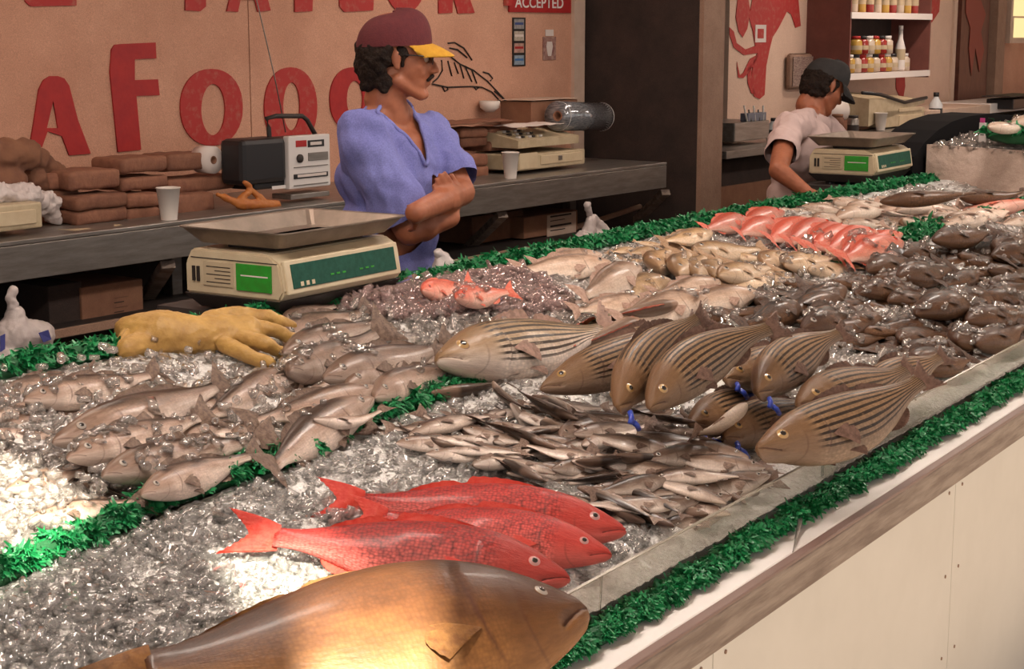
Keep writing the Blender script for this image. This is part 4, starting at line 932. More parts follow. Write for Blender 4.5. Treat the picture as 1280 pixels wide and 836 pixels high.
P = [((890, 290), (824, 300), 0, 'u', 'arched golden fish at the back fringe', .03), ((868, 290), (828, 312), 3, 'u', 'golden fish under the arched one', .01),
     ((792, 310), (764, 314), 1, 'u', 'stubby golden fish nearest the white tied bag', .01), ((818, 310), (784, 316), 0, 'u', 'second stubby golden fish from the white tied bag', .016),
     ((826, 306), (790, 300), 4, 'u', 'small pinkish golden fish on top by the fringe', .03), ((778, 324), (756, 314), 1, 'd', 'small round fish behind the broad pale fish', .0),
     ((812, 328), (774, 322), 4, 'u', 'round golden fish beside the small round one', .006), ((824, 334), (840, 306), 1, 'u', 'upright golden fish standing in the row, first', .02),
     ((848, 342), (862, 310), 0, 'u', 'upright golden fish standing in the row, second', .02), ((872, 344), (884, 314), 1, 'u', 'upright orange fish standing in the row, third', .022),
     ((892, 344), (902, 318), 4, 'u', 'upright orange fish standing in the row, fourth', .02), ((866, 312), (962, 308), 1, 'u', 'long golden fish with dark head under the red ones', .022),
     ((912, 318), (966, 324), 0, 'u', 'golden fish with head toward the upright row', .02), ((898, 344), (968, 330), 0, 'u', 'golden fish with dark head at the end of the upright row', .024),
     ((954, 328), (1012, 312), 1, 'u', 'tan fish below the first pink snapper tails', .014), ((980, 330), (1046, 318), 0, 'u', 'tan fish in the middle of the row under the pink snappers', .02),
     ((1010, 336), (1070, 328), 4, 'u', 'tan fish last in the row by the fringe stub', .014), ((870, 358), (942, 344), 1, 'u', 'iced tan fish before the dark sea bass', .004),
     ((944, 344), (1008, 336), 4, 'u', 'pale tan fish beside the iced one', .008)]
for h, t, v, d, lab, dz in P: put(variant('gold', v), h, t, lab, dz=dz, dors=d, group=G, detail=1, roll=.35)
G = 'pink snappers in an overlapping row'
R = [((932, 272), (878, 286)), ((980, 264), (928, 278)), ((972, 276), (922, 292)), ((994, 276), (938, 296)), ((1022, 278), (962, 300)), ((1042, 280), (984, 304)),
     ((1058, 285), (1000, 308)), ((1076, 288), (1016, 312)), ((1096, 290), (1034, 314)), ((1098, 297), (1044, 322)), ((1128, 292), (1086, 302)), ((1128, 302), (1054, 324))]
for i, (h, t) in enumerate(R):
    put(variant('pink', (0, 1, 4)[i % 3]), h, t, 'pink snapper, %s in the overlapping row counted from the brown column' % (ORD[i] if i < 11 else 'last'), dz=.012+.002*(i % 4), dors='u', group=G, detail=1, roll=.6, lmax=.36 if i < 4 else .48)
G = 'pale fish at the far back'
Q = [((986, 262), (1042, 268), 'pale'), ((1030, 282), (1090, 272), 'pale'), ((1046, 272), (1106, 262), 'pale'), ((1000, 270), (1056, 262), 'pale'), ((1060, 280), (1116, 270), 'pale'),
     ((1090, 262), (1140, 270), 'pale'), ((1100, 278), (1160, 284), 'pale'), ((1120, 264), (1176, 258), 'pale'), ((1128, 274), (1184, 264), 'pale'), ((1150, 280), (1206, 270), 'pale'),
     ((1060, 258), (1110, 252), 'pale'), ((1166, 270), (1226, 262), 'pale'), ((1180, 282), (1236, 270), 'pale'), ((1086, 288), (1140, 290), 'pale'), ((1206, 268), (1270, 258), 'pale')]
for i, (h, t, sp) in enumerate(Q):
    put(variant(sp, i % 5), h, t, 'pale tan fish, %s from the bowed man in the far back pile' % ORD[i], dz=.008+.006*(i % 3), group=G, detail=1)
put(variant('dark', 0), (1100, 252), (1234, 238), 'long dark brown fish in front of the ice bin', dz=.03, name='dark_brown_fish', detail=1)
put(variant('dark', 4), (1200, 246), (1290, 236), 'brown fish at the frame edge in front of the ice bin', dz=.02, name='dark_brown_fish', detail=1)
put(variant('pink', 4), (1290, 252), (1152, 264), 'long salmon pink fish below the ice bin', dz=.03, name='pink_fish', detail=1)
# ---- dark sea bass, far front section
G = 'dark sea bass'
K = [((1166, 300), (1246, 286), 0, 'black sea bass at the very back by the fringe pieces', .03), ((1188, 310), (1246, 304), 1, 'black sea bass just below the backmost one', .02),
     ((1236, 296), (1290, 290), 4, 'dark fish at the frame edge beyond the black ones', .01), ((1126, 318), (1180, 306), 0, 'dark brown fish next to the end of the fringe stub', .01),
     ((1084, 338), (1132, 322), 2, 'golden brown fish right below the fringe stub', .014), ((1132, 334), (1176, 322), 1, 'dark fish with pale jaw below the fringe stub', .012),
     ((1186, 352), (1128, 348), 0, 'reddish brown fish in mid pile', .016), ((1222, 342), (1178, 356), 0, 'brown fish slanting in mid pile', .02),
     ((1264, 358), (1208, 364), 1, 'orange brown fish beside clear ice lumps', .02), ((1238, 378), (1296, 368), 4, 'yellowish fish with one dark eye at the frame edge', .024),
     ((1076, 402), (976, 370), 0, 'long smooth dark olive fish lying diagonal', .03), ((1168, 402), (1078, 412), 1, 'long brown fish in front of the diagonal one', .02),
     ((870, 384), (948, 394), 4, 'dark fish touching the tip of the striped heap', .014), ((926, 372), (988, 366), 0, 'black headed fish beside the iced tan fish', .018),
     ((978, 352), (1044, 354), 1, 'dark fish just below the last tan fish', .016), ((1036, 352), (1094, 354), 0, 'brown backed fish beside the fringe stub ice', .014),
     ((926, 404), (1004, 396), 1, 'dark fish behind the arched largest bass', .018), ((958, 410), (1010, 428), 0, 'dark fish beside the small bass tail', .014),
     ((1034, 424), (1116, 418), 4, 'brown red fish above the bass tails', .016), ((1102, 446), (1168, 442), 1, 'dark fish above the topmost bass tail', .014),
     ((1152, 462), (1218, 446), 0, 'dark red brown fish against the front pane', .018), ((1196, 426), (1262, 402), 1, 'long brown fish lying toward the pane', .02),
     ((1124, 424), (1184, 408), 4, 'dark fish above the clear ice lumps', .022), ((1208, 402), (1292, 384), 0, 'brown fish with pale stripe by the pane', .024),
     ((1250, 410), (1300, 396), 1, 'last brown fish at the frame edge by the pane', .02), ((1060, 374), (1126, 388), 4, 'brown fish in shining ice', .006),
     ((1110, 376), (1166, 366), 0, 'golden olive fish in shining ice', .01), ((1180, 386), (1230, 372), 1, 'brown fish behind the yellowish one', .012),
     ((1144, 392), (1222, 366), 2, 'thin dark fish pointing to the pane', .028), ((1250, 326), (1192, 324), 0, 'dark fish in the second row from the back', .012),
     ((1262, 310), (1300, 316), 1, 'dark fish at the frame edge, second row', .008), ((1236, 338), (1296, 334), 4, 'dark purple fish at the frame edge, third row', .012),
     ((1160, 316), (1212, 318), 4, 'dark striped fish in the second row', .006), ((1040, 388), (1010, 412), 1, 'dark fish under the diagonal olive one', .0),
     ((880, 400), (930, 386), 0, 'dark green fish under the largest bass back', .0), ((1236, 354), (1296, 350), 0, 'brown fish at the frame edge, fourth row', .012)]
for h, t, v, lab, dz in K: put(variant('dark', v), h, t, lab, dz=dz, group=G, detail=1, roll=.35)
# fish of the same pile that nothing tells apart
LM = {'dark': [(1200, 298, 'backmost black bass'), (1100, 315, 'fringe stub'), (1030, 386, 'diagonal olive fish'), (1262, 372, 'yellowish fish'), (1130, 455, 'topmost bass tail'), (1170, 405, 'clear ice lumps'), (930, 405, 'arched largest bass'), (1020, 335, 'last tan fish'), (1120, 405, 'long brown fish'), (1210, 345, 'orange brown fish'), (1230, 420, 'far stretch of pane')],
 'spotdark': [(640, 545, 'clear eyed silver fish'), (640, 490, 'round headed pale fish'), (770, 512, 'bass snout with blue band'), (895, 525, 'pale belly up fish'), (780, 655, 'far snapper snout'), (520, 550, 'dark slim fish'), (905, 605, 'pale bellied fish by the pane'), (950, 562, 'bass along the pane'), (650, 600, 'far snapper back'), (865, 555, 'speckled brown fish'), (730, 580, 'thin crossing silver fish'), (560, 530, 'ribbed silver fish'), (810, 600, 'dark fish across the heap')],
 'pale': [(1010, 245, 'bowed man hand'), (1165, 245, 'long dark brown fish'), (1100, 312, 'fringe stub'), (1230, 272, 'short fringe piece'), (1110, 300, 'last pink snapper'), (980, 270, 'backmost pink snapper'), (1220, 256, 'salmon pink fish')],
 'gold': [(860, 285, 'arched golden fish'), (870, 330, 'upright golden row'), (760, 350, 'broad pale fish'), (905, 350, 'iced tan fish'), (740, 385, 'middle bass tail'), (930, 312, 'long dark headed golden fish')],
 'trout': [(120, 480, 'raised fin trout'), (360, 450, 'glove fingertips'), (70, 610, 'sunlit trout'), (30, 460, 'white carrier bag'), (390, 505, 'tan backed trout'), (170, 545, 'thick open gilled trout'), (240, 580, 'lowest row trout')]}
def where(key, x, y, n):
    x0, y0, d = min(LM[key], key=lambda q: (q[0]-x)**2+4*(q[1]-y)**2)
    v = 'above' if y < y0-5 else 'below' if y > y0+5 else 'level with'; h = 'left of' if x < x0-8 else 'right of' if x > x0+8 else ''
    return (v+' and '+h if h and v != 'level with' else h or v)+' the '+d
SEEN = {}
def fill(poly_, n, sp, lab, grp, seed, Lpx, ang, sp2=None, mind=14, dzr=(-.006, .006)):
    R_ = random.Random(seed); P2 = poly_; xs = [p[0] for p in P2]; ys = [p[1] for p in P2]; c = 0; done = []; tries = 0
    while c < n and tries < 4000:
        tries += 1
        x, y = R_.uniform(min(xs), max(xs)), R_.uniform(min(ys), max(ys)); ins = False; j = len(P2)-1
        for i in range(len(P2)):
            if (P2[i][1] > y) != (P2[j][1] > y) and x < (P2[j][0]-P2[i][0])*(y-P2[i][1])/(P2[j][1]-P2[i][1])+P2[i][0]: ins = not ins
            j = i
        if not ins or any((x-a)**2*.25+(y-b)**2 < mind**2*.35 for a, b in done): continue
        done.append((x, y)); k = (y-40)/370; L = Lpx*k*R_.uniform(.85, 1.15); a = R_.uniform(*ang); dx, dy = L*.5*math.cos(a), -L*.5*math.sin(a)*.55
        s = R_.choice((1, -1)); spn = sp if not sp2 or R_.random() < .6 else sp2
        wq = where(sp, x, y, 0); kq = lab+' '+wq; SEEN[kq] = SEEN.get(kq, 0)+1
        l2 = kq if SEEN[kq] == 1 else lab+' '+['', 'again', 'still further', 'fourth', 'fifth', 'sixth', 'seventh', 'eighth', 'ninth'][min(8, SEEN[kq]-1)]+' '+wq
        put(variant(spn, R_.randrange(5)), (x+dx*s, y+dy*s), (x-dx*s, y-dy*s), l2, dz=R_.uniform(*dzr), group=grp, detail=1, roll=R_.uniform(-.1, .6)); c += 1
fill([(900, 370), (1060, 345), (1290, 290), (1290, 400), (1180, 450), (1000, 420)], 80, 'dark', 'half sunk sea bass', 'sunken dark sea bass', 4, 84, (-.3, .7), None, 10, (-.004, .026))
fill([(660, 498), (800, 510), (930, 560), (950, 590), (830, 655), (700, 600), (560, 560), (500, 535)], 100, 'spotdark', 'small heap fish', 'fish under the middle heap', 6, 78, (-.85, .6), 'spot', 6, (-.002, .036))
fill([(960, 262), (1100, 246), (1270, 262), (1180, 284), (1060, 284)], 26, 'pale', 'half hidden tan fish', 'fish under the far back pile', 7, 100, (-.4, .4), None, 7, (0, .02))
fill([(720, 345), (830, 315), (960, 330), (940, 360), (800, 385), (730, 375)], 14, 'gold', 'sunken tan fish', 'tan fish sunk in ice', 8, 80, (-.4, .6), 'pale', 10)
fill([(20, 480), (200, 478), (420, 470), (460, 500), (330, 560), (120, 600), (20, 560)], 14, 'trout', 'iced grey trout', 'trout covered by ice', 9, 110, (-.1, .6), None, 22)
fill([(1215, 262), (1290, 250), (1290, 280), (1230, 284)], 4, 'pale', 'pale fish lying', 'fish beyond the short fringe', 12, 60, (-.4, .4))
# ------------------------------------------------------------------ people
def sph(n=2):
    bm = bmesh.new(); bmesh.ops.create_icosphere(bm, subdivisions=n, radius=1); v = [x.co.copy() for x in bm.verts]; f = [[q.index for q in x.verts] for x in bm.faces]; bm.free(); return v, f
SV, SF = sph(2); SV3, SF3 = sph(3)
def cap_(a, ra, b, rb): return ('c', Vector(a), ra, Vector(b), rb)
def ell_(c, r, R=None): return ('e', Vector(c), r, R)
def xf(prims, Mx):
    out = []
    for p in prims:
        if p[0] == 'c': out.append(('c', Mx @ p[1], p[2], Mx @ p[3], p[4]))
        else: out.append(('e', Mx @ p[1], p[2], Mx.to_3x3() @ (p[3] or Matrix.Identity(3))))
    return out
def blob(name, prims, vox, m, parent=None, smooth=3, disp=None, label=None, cut=None):
    bm = bmesh.new()
    for p in prims:
        if p[0] == 'e':
            vs = [bm.verts.new(p[1]+((p[3] @ Vector((v.x*p[2][0], v.y*p[2][1], v.z*p[2][2]))) if p[3] else Vector((v.x*p[2][0], v.y*p[2][1], v.z*p[2][2])))) for v in SV3]
            for f in SF3: bm.faces.new([vs[i] for i in f])
        else:
            b2 = bmesh.new()
            for c, r in ((p[1], p[2]), (p[3], p[4])):
                for v in SV: b2.verts.new(c+v*r)
            r = bmesh.ops.convex_hull(b2, input=b2.verts[:]); bad = [g for g in r['geom_interior'] if isinstance(g, bmesh.types.BMVert)]
            if bad: bmesh.ops.delete(b2, geom=list(set(bad)), context='VERTS')
            mp = {v: bm.verts.new(v.co) for v in b2.verts if v.link_faces}
            for f in b2.faces: bm.faces.new([mp[v] for v in f.verts])
            b2.free()
    bmesh.ops.recalc_face_normals(bm, faces=bm.faces[:])
    me = bpy.data.meshes.new(name); bm.to_mesh(me); bm.free()
    o = bpy.data.objects.new(name, me); COL.objects.link(o)
    md = o.modifiers.new('r', 'REMESH'); md.mode = 'VOXEL'; md.voxel_size = vox
    sm = o.modifiers.new('s', 'SMOOTH'); sm.factor = .5; sm.iterations = smooth
    me2 = bpy.data.meshes.new_from_object(o.evaluated_get(bpy.context.evaluated_depsgraph_get()))
    bpy.data.objects.remove(o); bpy.data.meshes.remove(me)
    bm = bmesh.new(); bm.from_mesh(me2); bm.normal_update()
    if disp:
        mv = [(v, v.co+v.normal*disp(v.co)) for v in bm.verts]
        for v, c in mv: v.co = c
        bm.normal_update()
    if cut:
        bmesh.ops.delete(bm, geom=[f for f in bm.faces if cut(f.calc_center_median(), f.normal)], context='FACES')
        for _ in range(3):
            mv = []
            for v in bm.verts:
                if v.is_boundary:
                    nb_ = [e.other_vert(v).co for e in v.link_edges if e.is_boundary]
                    if len(nb_) == 2: mv.append((v, (v.co*2+nb_[0]+nb_[1])/4))
            for v, c in mv: v.co = c
    bm.to_mesh(me2); bm.free(); me2.materials.clear(); me2.materials.append(m); me2.name = name
    me2.polygons.foreach_set('use_smooth', [True]*len(me2.polygons))
    return link(name, me2, parent, label=label)
def basis(c, fwd, up=(0, 0, 1)):
    x = Vector(fwd).normalized(); z = Vector(up); z = (z-x*z.dot(x)).normalized(); y = z.cross(x)
    return Matrix(((x.x, y.x, z.x, c[0]), (x.y, y.y, z.y, c[1]), (x.z, y.z, z.z, c[2]), (0, 0, 0, 1)))
HEADP = [ell_((-.012, 0, .040), (.098, .076, .088)), ell_((.030, 0, -.015), (.062, .062, .075)), ell_((.045, 0, -.055), (.045, .048, .050)),
         cap_((.0, .050, -.06), .020, (.070, .018, -.098), .017), cap_((.0, -.050, -.06), .020, (.070, -.018, -.098), .017), ell_((.078, 0, -.096), (.016, .022, .016)),
         cap_((.082, 0, .012), .010, (.108, 0, -.026), .0125), ell_((.100, .010, -.029), (.010, .009, .008)), ell_((.100, -.010, -.029), (.010, .009, .008)),
         cap_((.078, .040, .024), .011, (.088, .008, .026), .011), cap_((.078, -.040, .024), .011, (.088, -.008, .026), .011),
         cap_((.084, .018, -.054), .006, (.093, 0, -.052), .008), cap_((.084, -.018, -.054), .006, (.093, 0, -.052), .008), cap_((.082, .015, -.066), .006, (.090, 0, -.066), .008), cap_((.082, -.015, -.066), .006, (.090, 0, -.066), .008),
         cap_((.055, .042, -.018), .018, (.062, .030, -.035), .020), cap_((.055, -.042, -.018), .018, (.062, -.030, -.035), .020),
         ell_((-.004, .077, .002), (.016, .008, .026)), ell_((-.004, -.077, .002), (.016, .008, .026)), ell_((-.001, .078, -.022), (.010, .007, .012)), ell_((-.001, -.078, -.022), (.010, .007, .012)),
         cap_((-.02, 0, -.03), .058, (-.035, 0, -.12), .056)]
def hand_prims(wr, d, pn, side=1, curl=.5, s=1.0):
    """wr wrist, d finger direction, pn direction the palm faces; side +1/-1 chooses the thumb side"""
    d = Vector(d).normalized(); pn = Vector(pn); pn = (pn-d*pn.dot(d)).normalized(); t = d.cross(pn)*side
    wr = Vector(wr); o = []
    c = wr+d*.045*s
    for k in (-.027, -.009, .009, .027): o.append(cap_(wr+t*k*.7*s, .016*s, wr+d*.082*s+t*k*s, .0125*s))
    for k, L in ((-.029, .062), (-.010, .076), (.010, .082), (.029, .072)):
        p = wr+d*.084*s+t*k*s; dr = d.copy(); r = .0098*s
        for j, f in enumerate((.45, .32, .23)):
            a = curl*(.55+.35*j); dr = (dr*math.cos(a)+pn*math.sin(a)).normalized(); pn2 = (pn*math.cos(a)-d*math.sin(a))
            q = p+dr*L*f*s; o.append(cap_(p, r, q, r*.9)); p = q; r *= .9
    b = wr+d*.02*s+t*.026*s
    q = b+(d*.6+t*.65+pn*.35).normalized()*.042*s; q2 = q+(d*.9+t*.15+pn*.5).normalized()*.030*s; q3 = q2+(d*.95+pn*.4).normalized()*.024*s
    o += [cap_(b, .016*s, q, .012*s), cap_(q, .0115*s, q2, .0105*s), cap_(q2, .0105*s, q3, .0088*s)]
    return o
def cap_crown(name, Mh, mat, parent, btn=True, peak=.10):
    bm = bmesh.new(); n, m = 14, 36; rings = []
    for i in range(n+1):
        a = math.pi/2*i/n
        row = []
        for j in range(m):
            b = 2*math.pi*j/m; rr = math.cos(a)**.72; x = -.012+.108*rr*math.cos(b); y = .089*rr*math.sin(b); z = .034+(peak-.004)*math.sin(a)+.010*math.cos(b)
            if math.cos(b) > 0: z += .010*math.sin(a*2)*math.cos(b)
            g = 1-.012*abs(math.cos(3*b))**12
            row.append(bm.verts.new(Mh @ Vector((x*g, y*g, z))))
        rings.append(row)
    for p, q in zip(rings, rings[1:]):
        for j in range(m): bm.faces.new((p[j], p[(j+1) % m], q[(j+1) % m], q[j]))
    o = fin(name, bm, mat, parent, True)
    if btn:
        b = latheo('button', [(.009, 0), (.008, .005), (.003, .007)], mat, o, 12, Mh @ Matrix.Translation((-.012, 0, .028+peak-.002)))
        for sg in (-1, 1): latheo('eyelet', [(.004, 0), (.004, .002)], m_white, o, 10, Mh @ Matrix.Translation((.02, .045*sg, .028+peak*.86)) @ Matrix.Rotation(-.6*sg, 4, 'X'))
    return o
def brim(name, Mh, mat, parent, droop=.35, L=.075):
    bm = bmesh.new(); n, m = 8, 18; top = []; bot = []
    for i in range(n+1):
        f = i/n; r1 = []; r2 = []
        for j in range(m+1):
            b = -1.15+2.3*j/m; ex = math.cos(b*1.15)**.55 if abs(b) < 1.3 else 0
            x = -.012+.106*math.cos(b)+L*f*max(ex, .05); y = .088*math.sin(b)*(1-.12*f); z = .046-f*L*droop-.012*(y/.09)**2-.010*f*f
            r1.append(bm.verts.new(Mh @ Vector((x, y, z+.002)))); r2.append(bm.verts.new(Mh @ Vector((x, y, z-.002))))
        top.append(r1); bot.append(r2)
    for g in (top, bot):
        for p, q in zip(g, g[1:]):
            for j in range(m): bm.faces.new((p[j], p[j+1], q[j+1], q[j]))
    for j in range(m): bm.faces.new((top[n][j], top[n][j+1], bot[n][j+1], bot[n][j]))
    for i in range(n):
        for j in (0, m): bm.faces.new((top[i][j], top[i+1][j], bot[i+1][j], bot[i][j]))
    return fin(name, bm, mat, parent, True)
def hair(name, Mh, parent, seed, low=-.085, extra=()):
    r = random.Random(seed); P = [ell_((-.045, 0, .015), (.075, .083, .062)), ell_((-.062, 0, -.035), (.050, .070, .055)), ell_((.008, .070, .015), (.022, .014, .022)), ell_((.008, -.070, .015), (.022, .014, .022)),
                                  cap_((.014, .073, .02), .009, (.012, .070, -.018), .006), cap_((.014, -.073, .02), .009, (.012, -.070, -.018), .006)]
    for k in range(90):
        a = r.uniform(1.75, 2*math.pi-1.75); z = r.uniform(low, .03); rr = .098 if z > -.04 else .082
        P.append(ell_((-.01+rr*math.cos(a)*.98, .080*math.sin(a)*(1 if z > -.05 else .85), z), [r.uniform(.010, .019)]*3))
    return blob(name, xf(P+list(extra), Mh), .005, m_hair, parent, 1, disp=lambda c: .004*noise.noise(c*90))
def eye_set(Mh, parent):
    for sg in (-1, 1):
        bm = bmesh.new(); bmesh.ops.create_uvsphere(bm, u_segments=14, v_segments=10, radius=.0115, matrix=Mh @ Matrix.Translation((.077, .031*sg, .005))); fin('eye', bm, m_sclera, parent, True)
        bm = bmesh.new(); bmesh.ops.create_uvsphere(bm, u_segments=12, v_segments=8, radius=.0055, matrix=Mh @ Matrix.Translation((.0845, .031*sg, .005))); fin('iris', bm, m_hair, parent, True)
        tubeo('eyebrow', [Mh @ Vector((.088, .012*sg, .030)), Mh @ Vector((.086, .030*sg, .034)), Mh @ Vector((.072, .048*sg, .029))], .0045, m_hair, parent, 6, .003)

# ---- man with folded arms
X1m, Y1m = 3.86, 2.86
p1 = thing('person', 'man in blue t-shirt and maroon cap with yellow brim, arms folded, looking aside', 'person', (0, 0, 0))
def W(x, y, d): return ony(x, y, d)
shR = W(450, 160, 2.86); shL = W(538, 160, 2.86); shR.z -= .02; shL.z -= .02
elR = W(512, 288, 2.74); wrR = W(563, 272, 2.68); elL = W(576, 240, 2.72); wrL = W(519, 266, 2.62)
cx = (shR.x+shL.x)/2; zt = 1.40
hc = W(497, 73, 2.85); Mh1 = basis(hc, (.60, -.80, -.06))
body = [ell_((cx-.02, 2.88, .95), (.165, .115, .13)), ell_((cx-.01, 2.88, 1.10), (.150, .108, .15)), ell_((cx, 2.875, 1.27), (.165, .115, .155)), ell_((cx, 2.87, 1.36), (.15, .085, .06)),
        cap_((shR.x+.02, 2.87, zt-.01), .055, (shL.x-.02, 2.87, zt-.02), .055), cap_((cx-.09, 2.885, zt+.015), .045, (cx, 2.885, zt+.075), .048), cap_((cx+.09, 2.885, zt+.01), .045, (cx, 2.885, zt+.075), .048),
        cap_((cx-.005, 2.88, zt+.04), .058, tuple(Mh1 @ Vector((-.03, 0, -.09))), .056),
        cap_(shR, .056, elR, .044), cap_(shL, .056, elL, .042),
        cap_(elR, .044, wrR, .029), cap_(elL, .043, wrL, .029), cap_(elL, .030, elL.lerp(wrL, .35), .046), cap_(elR, .03, elR.lerp(wrR, .35), .046)]
for sg in (-1, 1):
    body += [cap_((cx-.02+sg*.085, 2.88, .90), .088, (cx-.02+sg*.10, 2.88, .50), .062), cap_((cx-.02+sg*.10, 2.88, .50), .058, (cx-.02+sg*.11, 2.90, .09), .042), cap_((cx-.02+sg*.11, 2.90, .05), .042, (cx-.02+sg*.12, 2.72, .035), .033)]
body += xf(HEADP, Mh1)
hR = W(566, 262, 2.70); body += [cap_(wrR, .028, hR, .02)]+hand_prims(hR, W(548, 212, 2.66)-hR, Vector((.5, .8, -.1)), -1, .22, .86)
body += hand_prims(wrL, W(519, 262, 2.90)-wrL, Vector((-.9, .2, -.1)), -1, .35, .72)
blob('body', body, .0055, m_skin, p1, 3)
def slv(sh, el, f, r0, r1): return cap_(sh, r0, sh.lerp(el, f), r1)
fR, fL = .80, .72
shirt = [ell_((cx-.02, 2.88, .98), (.182, .132, .14)), ell_((cx-.015, 2.88, 1.11), (.172, .130, .17)), ell_((cx, 2.875, 1.27), (.182, .132, .168)), ell_((cx, 2.87, 1.365), (.165, .100, .062)),
         cap_((shR.x+.02, 2.87, zt-.008), .067, (shL.x-.02, 2.87, zt-.018), .067), cap_((cx-.085, 2.885, zt+.016), .053, (cx-.04, 2.885, zt+.045), .05), cap_((cx+.085, 2.885, zt+.012), .053, (cx+.04, 2.885, zt+.045), .05),
         slv(shR, elR, fR, .070, .082), slv(shL, elL, fL, .068, .074), cap_(shR+Vector((.03, 0, -.06)), .07, shR.lerp(elR, .55)+Vector((.04, .02, 0)), .06)]
eR = shR.lerp(elR, fR); aR = (elR-shR).normalized(); eL = shL.lerp(elL, fL); aL = (elL-shL).normalized(); nk = Vector((cx, 2.88, zt+.06))
def cut1(c, n):
    if (c-eR).dot(aR) > .028 and (c-eR).length < .13: return True
    if (c-eL).dot(aL) > .024 and (c-eL).length < .12: return True
    if c.z > zt-.01 and (Vector((c.x, c.y, 0))-Vector((nk.x, nk.y, 0))).length < .068: return True
    if c.y < 2.86 and c.z > zt-.10 and abs(c.x-cx+.012) < .052*(c.z-(zt-.10))/.10: return True
    if c.z < .86: return True
    return False
def folds(c): return .013*noise.noise(Vector((c.x*8+c.z*6, c.y*8, c.z*18+5*c.x)))+.008*noise.noise(Vector((c.x*30, c.y*30, c.z*9-c.x*8)))
sh1 = blob('tshirt', shirt, .007, m_blueshirt, p1, 3, disp=folds, cut=cut1)
bmq = bmesh.new(); bmq.from_mesh(sh1.data)
be = [e for e in bmq.edges if e.is_boundary and all(v.co.z > zt-.16 and abs(v.co.x-cx) < .10 for v in e.verts)]
loop = []
if be:
    nx_ = {}
    for e in be:
        for a, b in ((e.verts[0], e.verts[1]), (e.verts[1], e.verts[0])): nx_.setdefault(a.index, []).append(b.index)
    st_ = be[0].verts[0].index; cur = st_; prev = None
    for _ in range(2000):
        bmq.verts.ensure_lookup_table(); loop.append(bmq.verts[cur].co.copy()); nn = [q for q in nx_.get(cur, []) if q != prev]
        if not nn: break
        prev, cur = cur, nn[0]
        if cur == st_: break
bmq.free()
if len(loop) > 12:
    for _ in range(6): loop = [(loop[i-1]+loop[i]*2+loop[(i+1) % len(loop)])/4 for i in range(len(loop))]
    lp = loop[::3]; tubeo('collar_band', lp+[lp[0]], .0065, m_blueshirt, sh1, 6)
trs = [ell_((cx-.02, 2.88, .90), (.182, .135, .12))]
for sg in (-1, 1): trs += [cap_((cx-.02+sg*.088, 2.88, .88), .104, (cx-.02+sg*.10, 2.88, .50), .080), cap_((cx-.02+sg*.10, 2.88, .50), .080, (cx-.02+sg*.11, 2.90, .12), .068)]
blob('trousers', trs, .014, m_jeans, p1, 2)
for sg in (-1, 1): blob('shoe', [cap_((cx-.02+sg*.11, 2.91, .05), .05, (cx-.02+sg*.12, 2.70, .04), .042)], .01, m_black, p1, 2)
hair('hair', Mh1, p1, 2)
cp = cap_crown('cap', Mh1, m_maroon, p1); brim('brim', Mh1, m_yel, cp, .30, .066)
eye_set(Mh1, p1)
blob('moustache', xf([cap_((.101, -.004, -.043), .006, (.088, -.028, -.055), .005), cap_((.101, .004, -.043), .006, (.088, .028, -.055), .005)], Mh1), .0025, m_hair, p1, 1)
gl = empty('glasses'); gl.parent = p1
for sg in (-1, 1):
    latheo('lens', [(.0205, -.0012), (.0205, .0012)], m_glassdark, gl, 20, Mh1 @ Matrix.Translation((.098, .031*sg, .004)) @ Matrix.Rotation(math.pi/2+.0, 4, 'Y') @ Matrix.Rotation(0, 4, 'Z') @ Matrix.Diagonal((.8, 1.1, 1, 1)))
    tubeo('temple_arm', [Mh1 @ Vector((.096, .052*sg, .010)), Mh1 @ Vector((.06, .074*sg, .012)), Mh1 @ Vector((.0, .082*sg, .012))], .002, m_black, gl, 6)
tubeo('bridge', [Mh1 @ Vector((.100, -.010, .010)), Mh1 @ Vector((.103, 0, .013)), Mh1 @ Vector((.100, .010, .010))], .002, m_black, gl, 6)

# ---- bowed man at the far scale
p2_ = thing('person', 'man in white t-shirt and black cap bowing his head behind the far scale', 'person', (0, 0, 0))
hc2 = W(1031, 108, 3.0); Mh2 = basis(hc2, (.70, -.52, -.50))
nb2 = W(1017, 144, 3.02); sR = W(985, 160, 2.94); sL = nb2+Vector((.16, .02, -.06)); hp = W(996, 262, 3.06)
eR2 = W(973, 213, 2.82); wR2 = W(1008, 240, 2.68); eL2 = sL+Vector((.16, -.16, -.24)); wL2 = Vector((eL2.x-.02, 2.66, 1.09))
b2 = [cap_(sR.lerp(sL, .12), .055, sR.lerp(sL, .88), .055), cap_(nb2, .056, tuple(Mh2 @ Vector((-.03, 0, -.09))), .056), cap_(sR.lerp(nb2, .5)+Vector((0, 0, .0)), .045, nb2, .045), cap_(sL.lerp(nb2, .5), .045, nb2, .045),
      ell_(sR.lerp(sL, .5)-Vector((0, -.01, .11)), (.17, .125, .15)), ell_(hp.lerp(nb2, .42), (.15, .12, .15)), ell_(hp, (.165, .125, .13)),
      cap_(sR, .054, eR2, .042), cap_(eR2, .043, wR2, .028), cap_(sL, .054, eL2, .042), cap_(eL2, .042, wL2, .028)]
for sg in (-1, 1): b2 += [cap_(hp+Vector((sg*.09, 0, -.03)), .09, (hp.x+sg*.10, 3.06, .48), .06), cap_((hp.x+sg*.10, 3.06, .48), .058, (hp.x+sg*.11, 3.1, .08), .042), cap_((hp.x+sg*.11, 3.1, .05), .04, (hp.x+sg*.12, 2.9, .04), .034)]
b2 += xf(HEADP, Mh2)+hand_prims(wR2, Vector((.75, -.65, -.10)), Vector((0, 0, -1)), -1, .3)+hand_prims(wL2, Vector((-.1, -1, -.12)), Vector((0, 0, -1)), 1, .3)
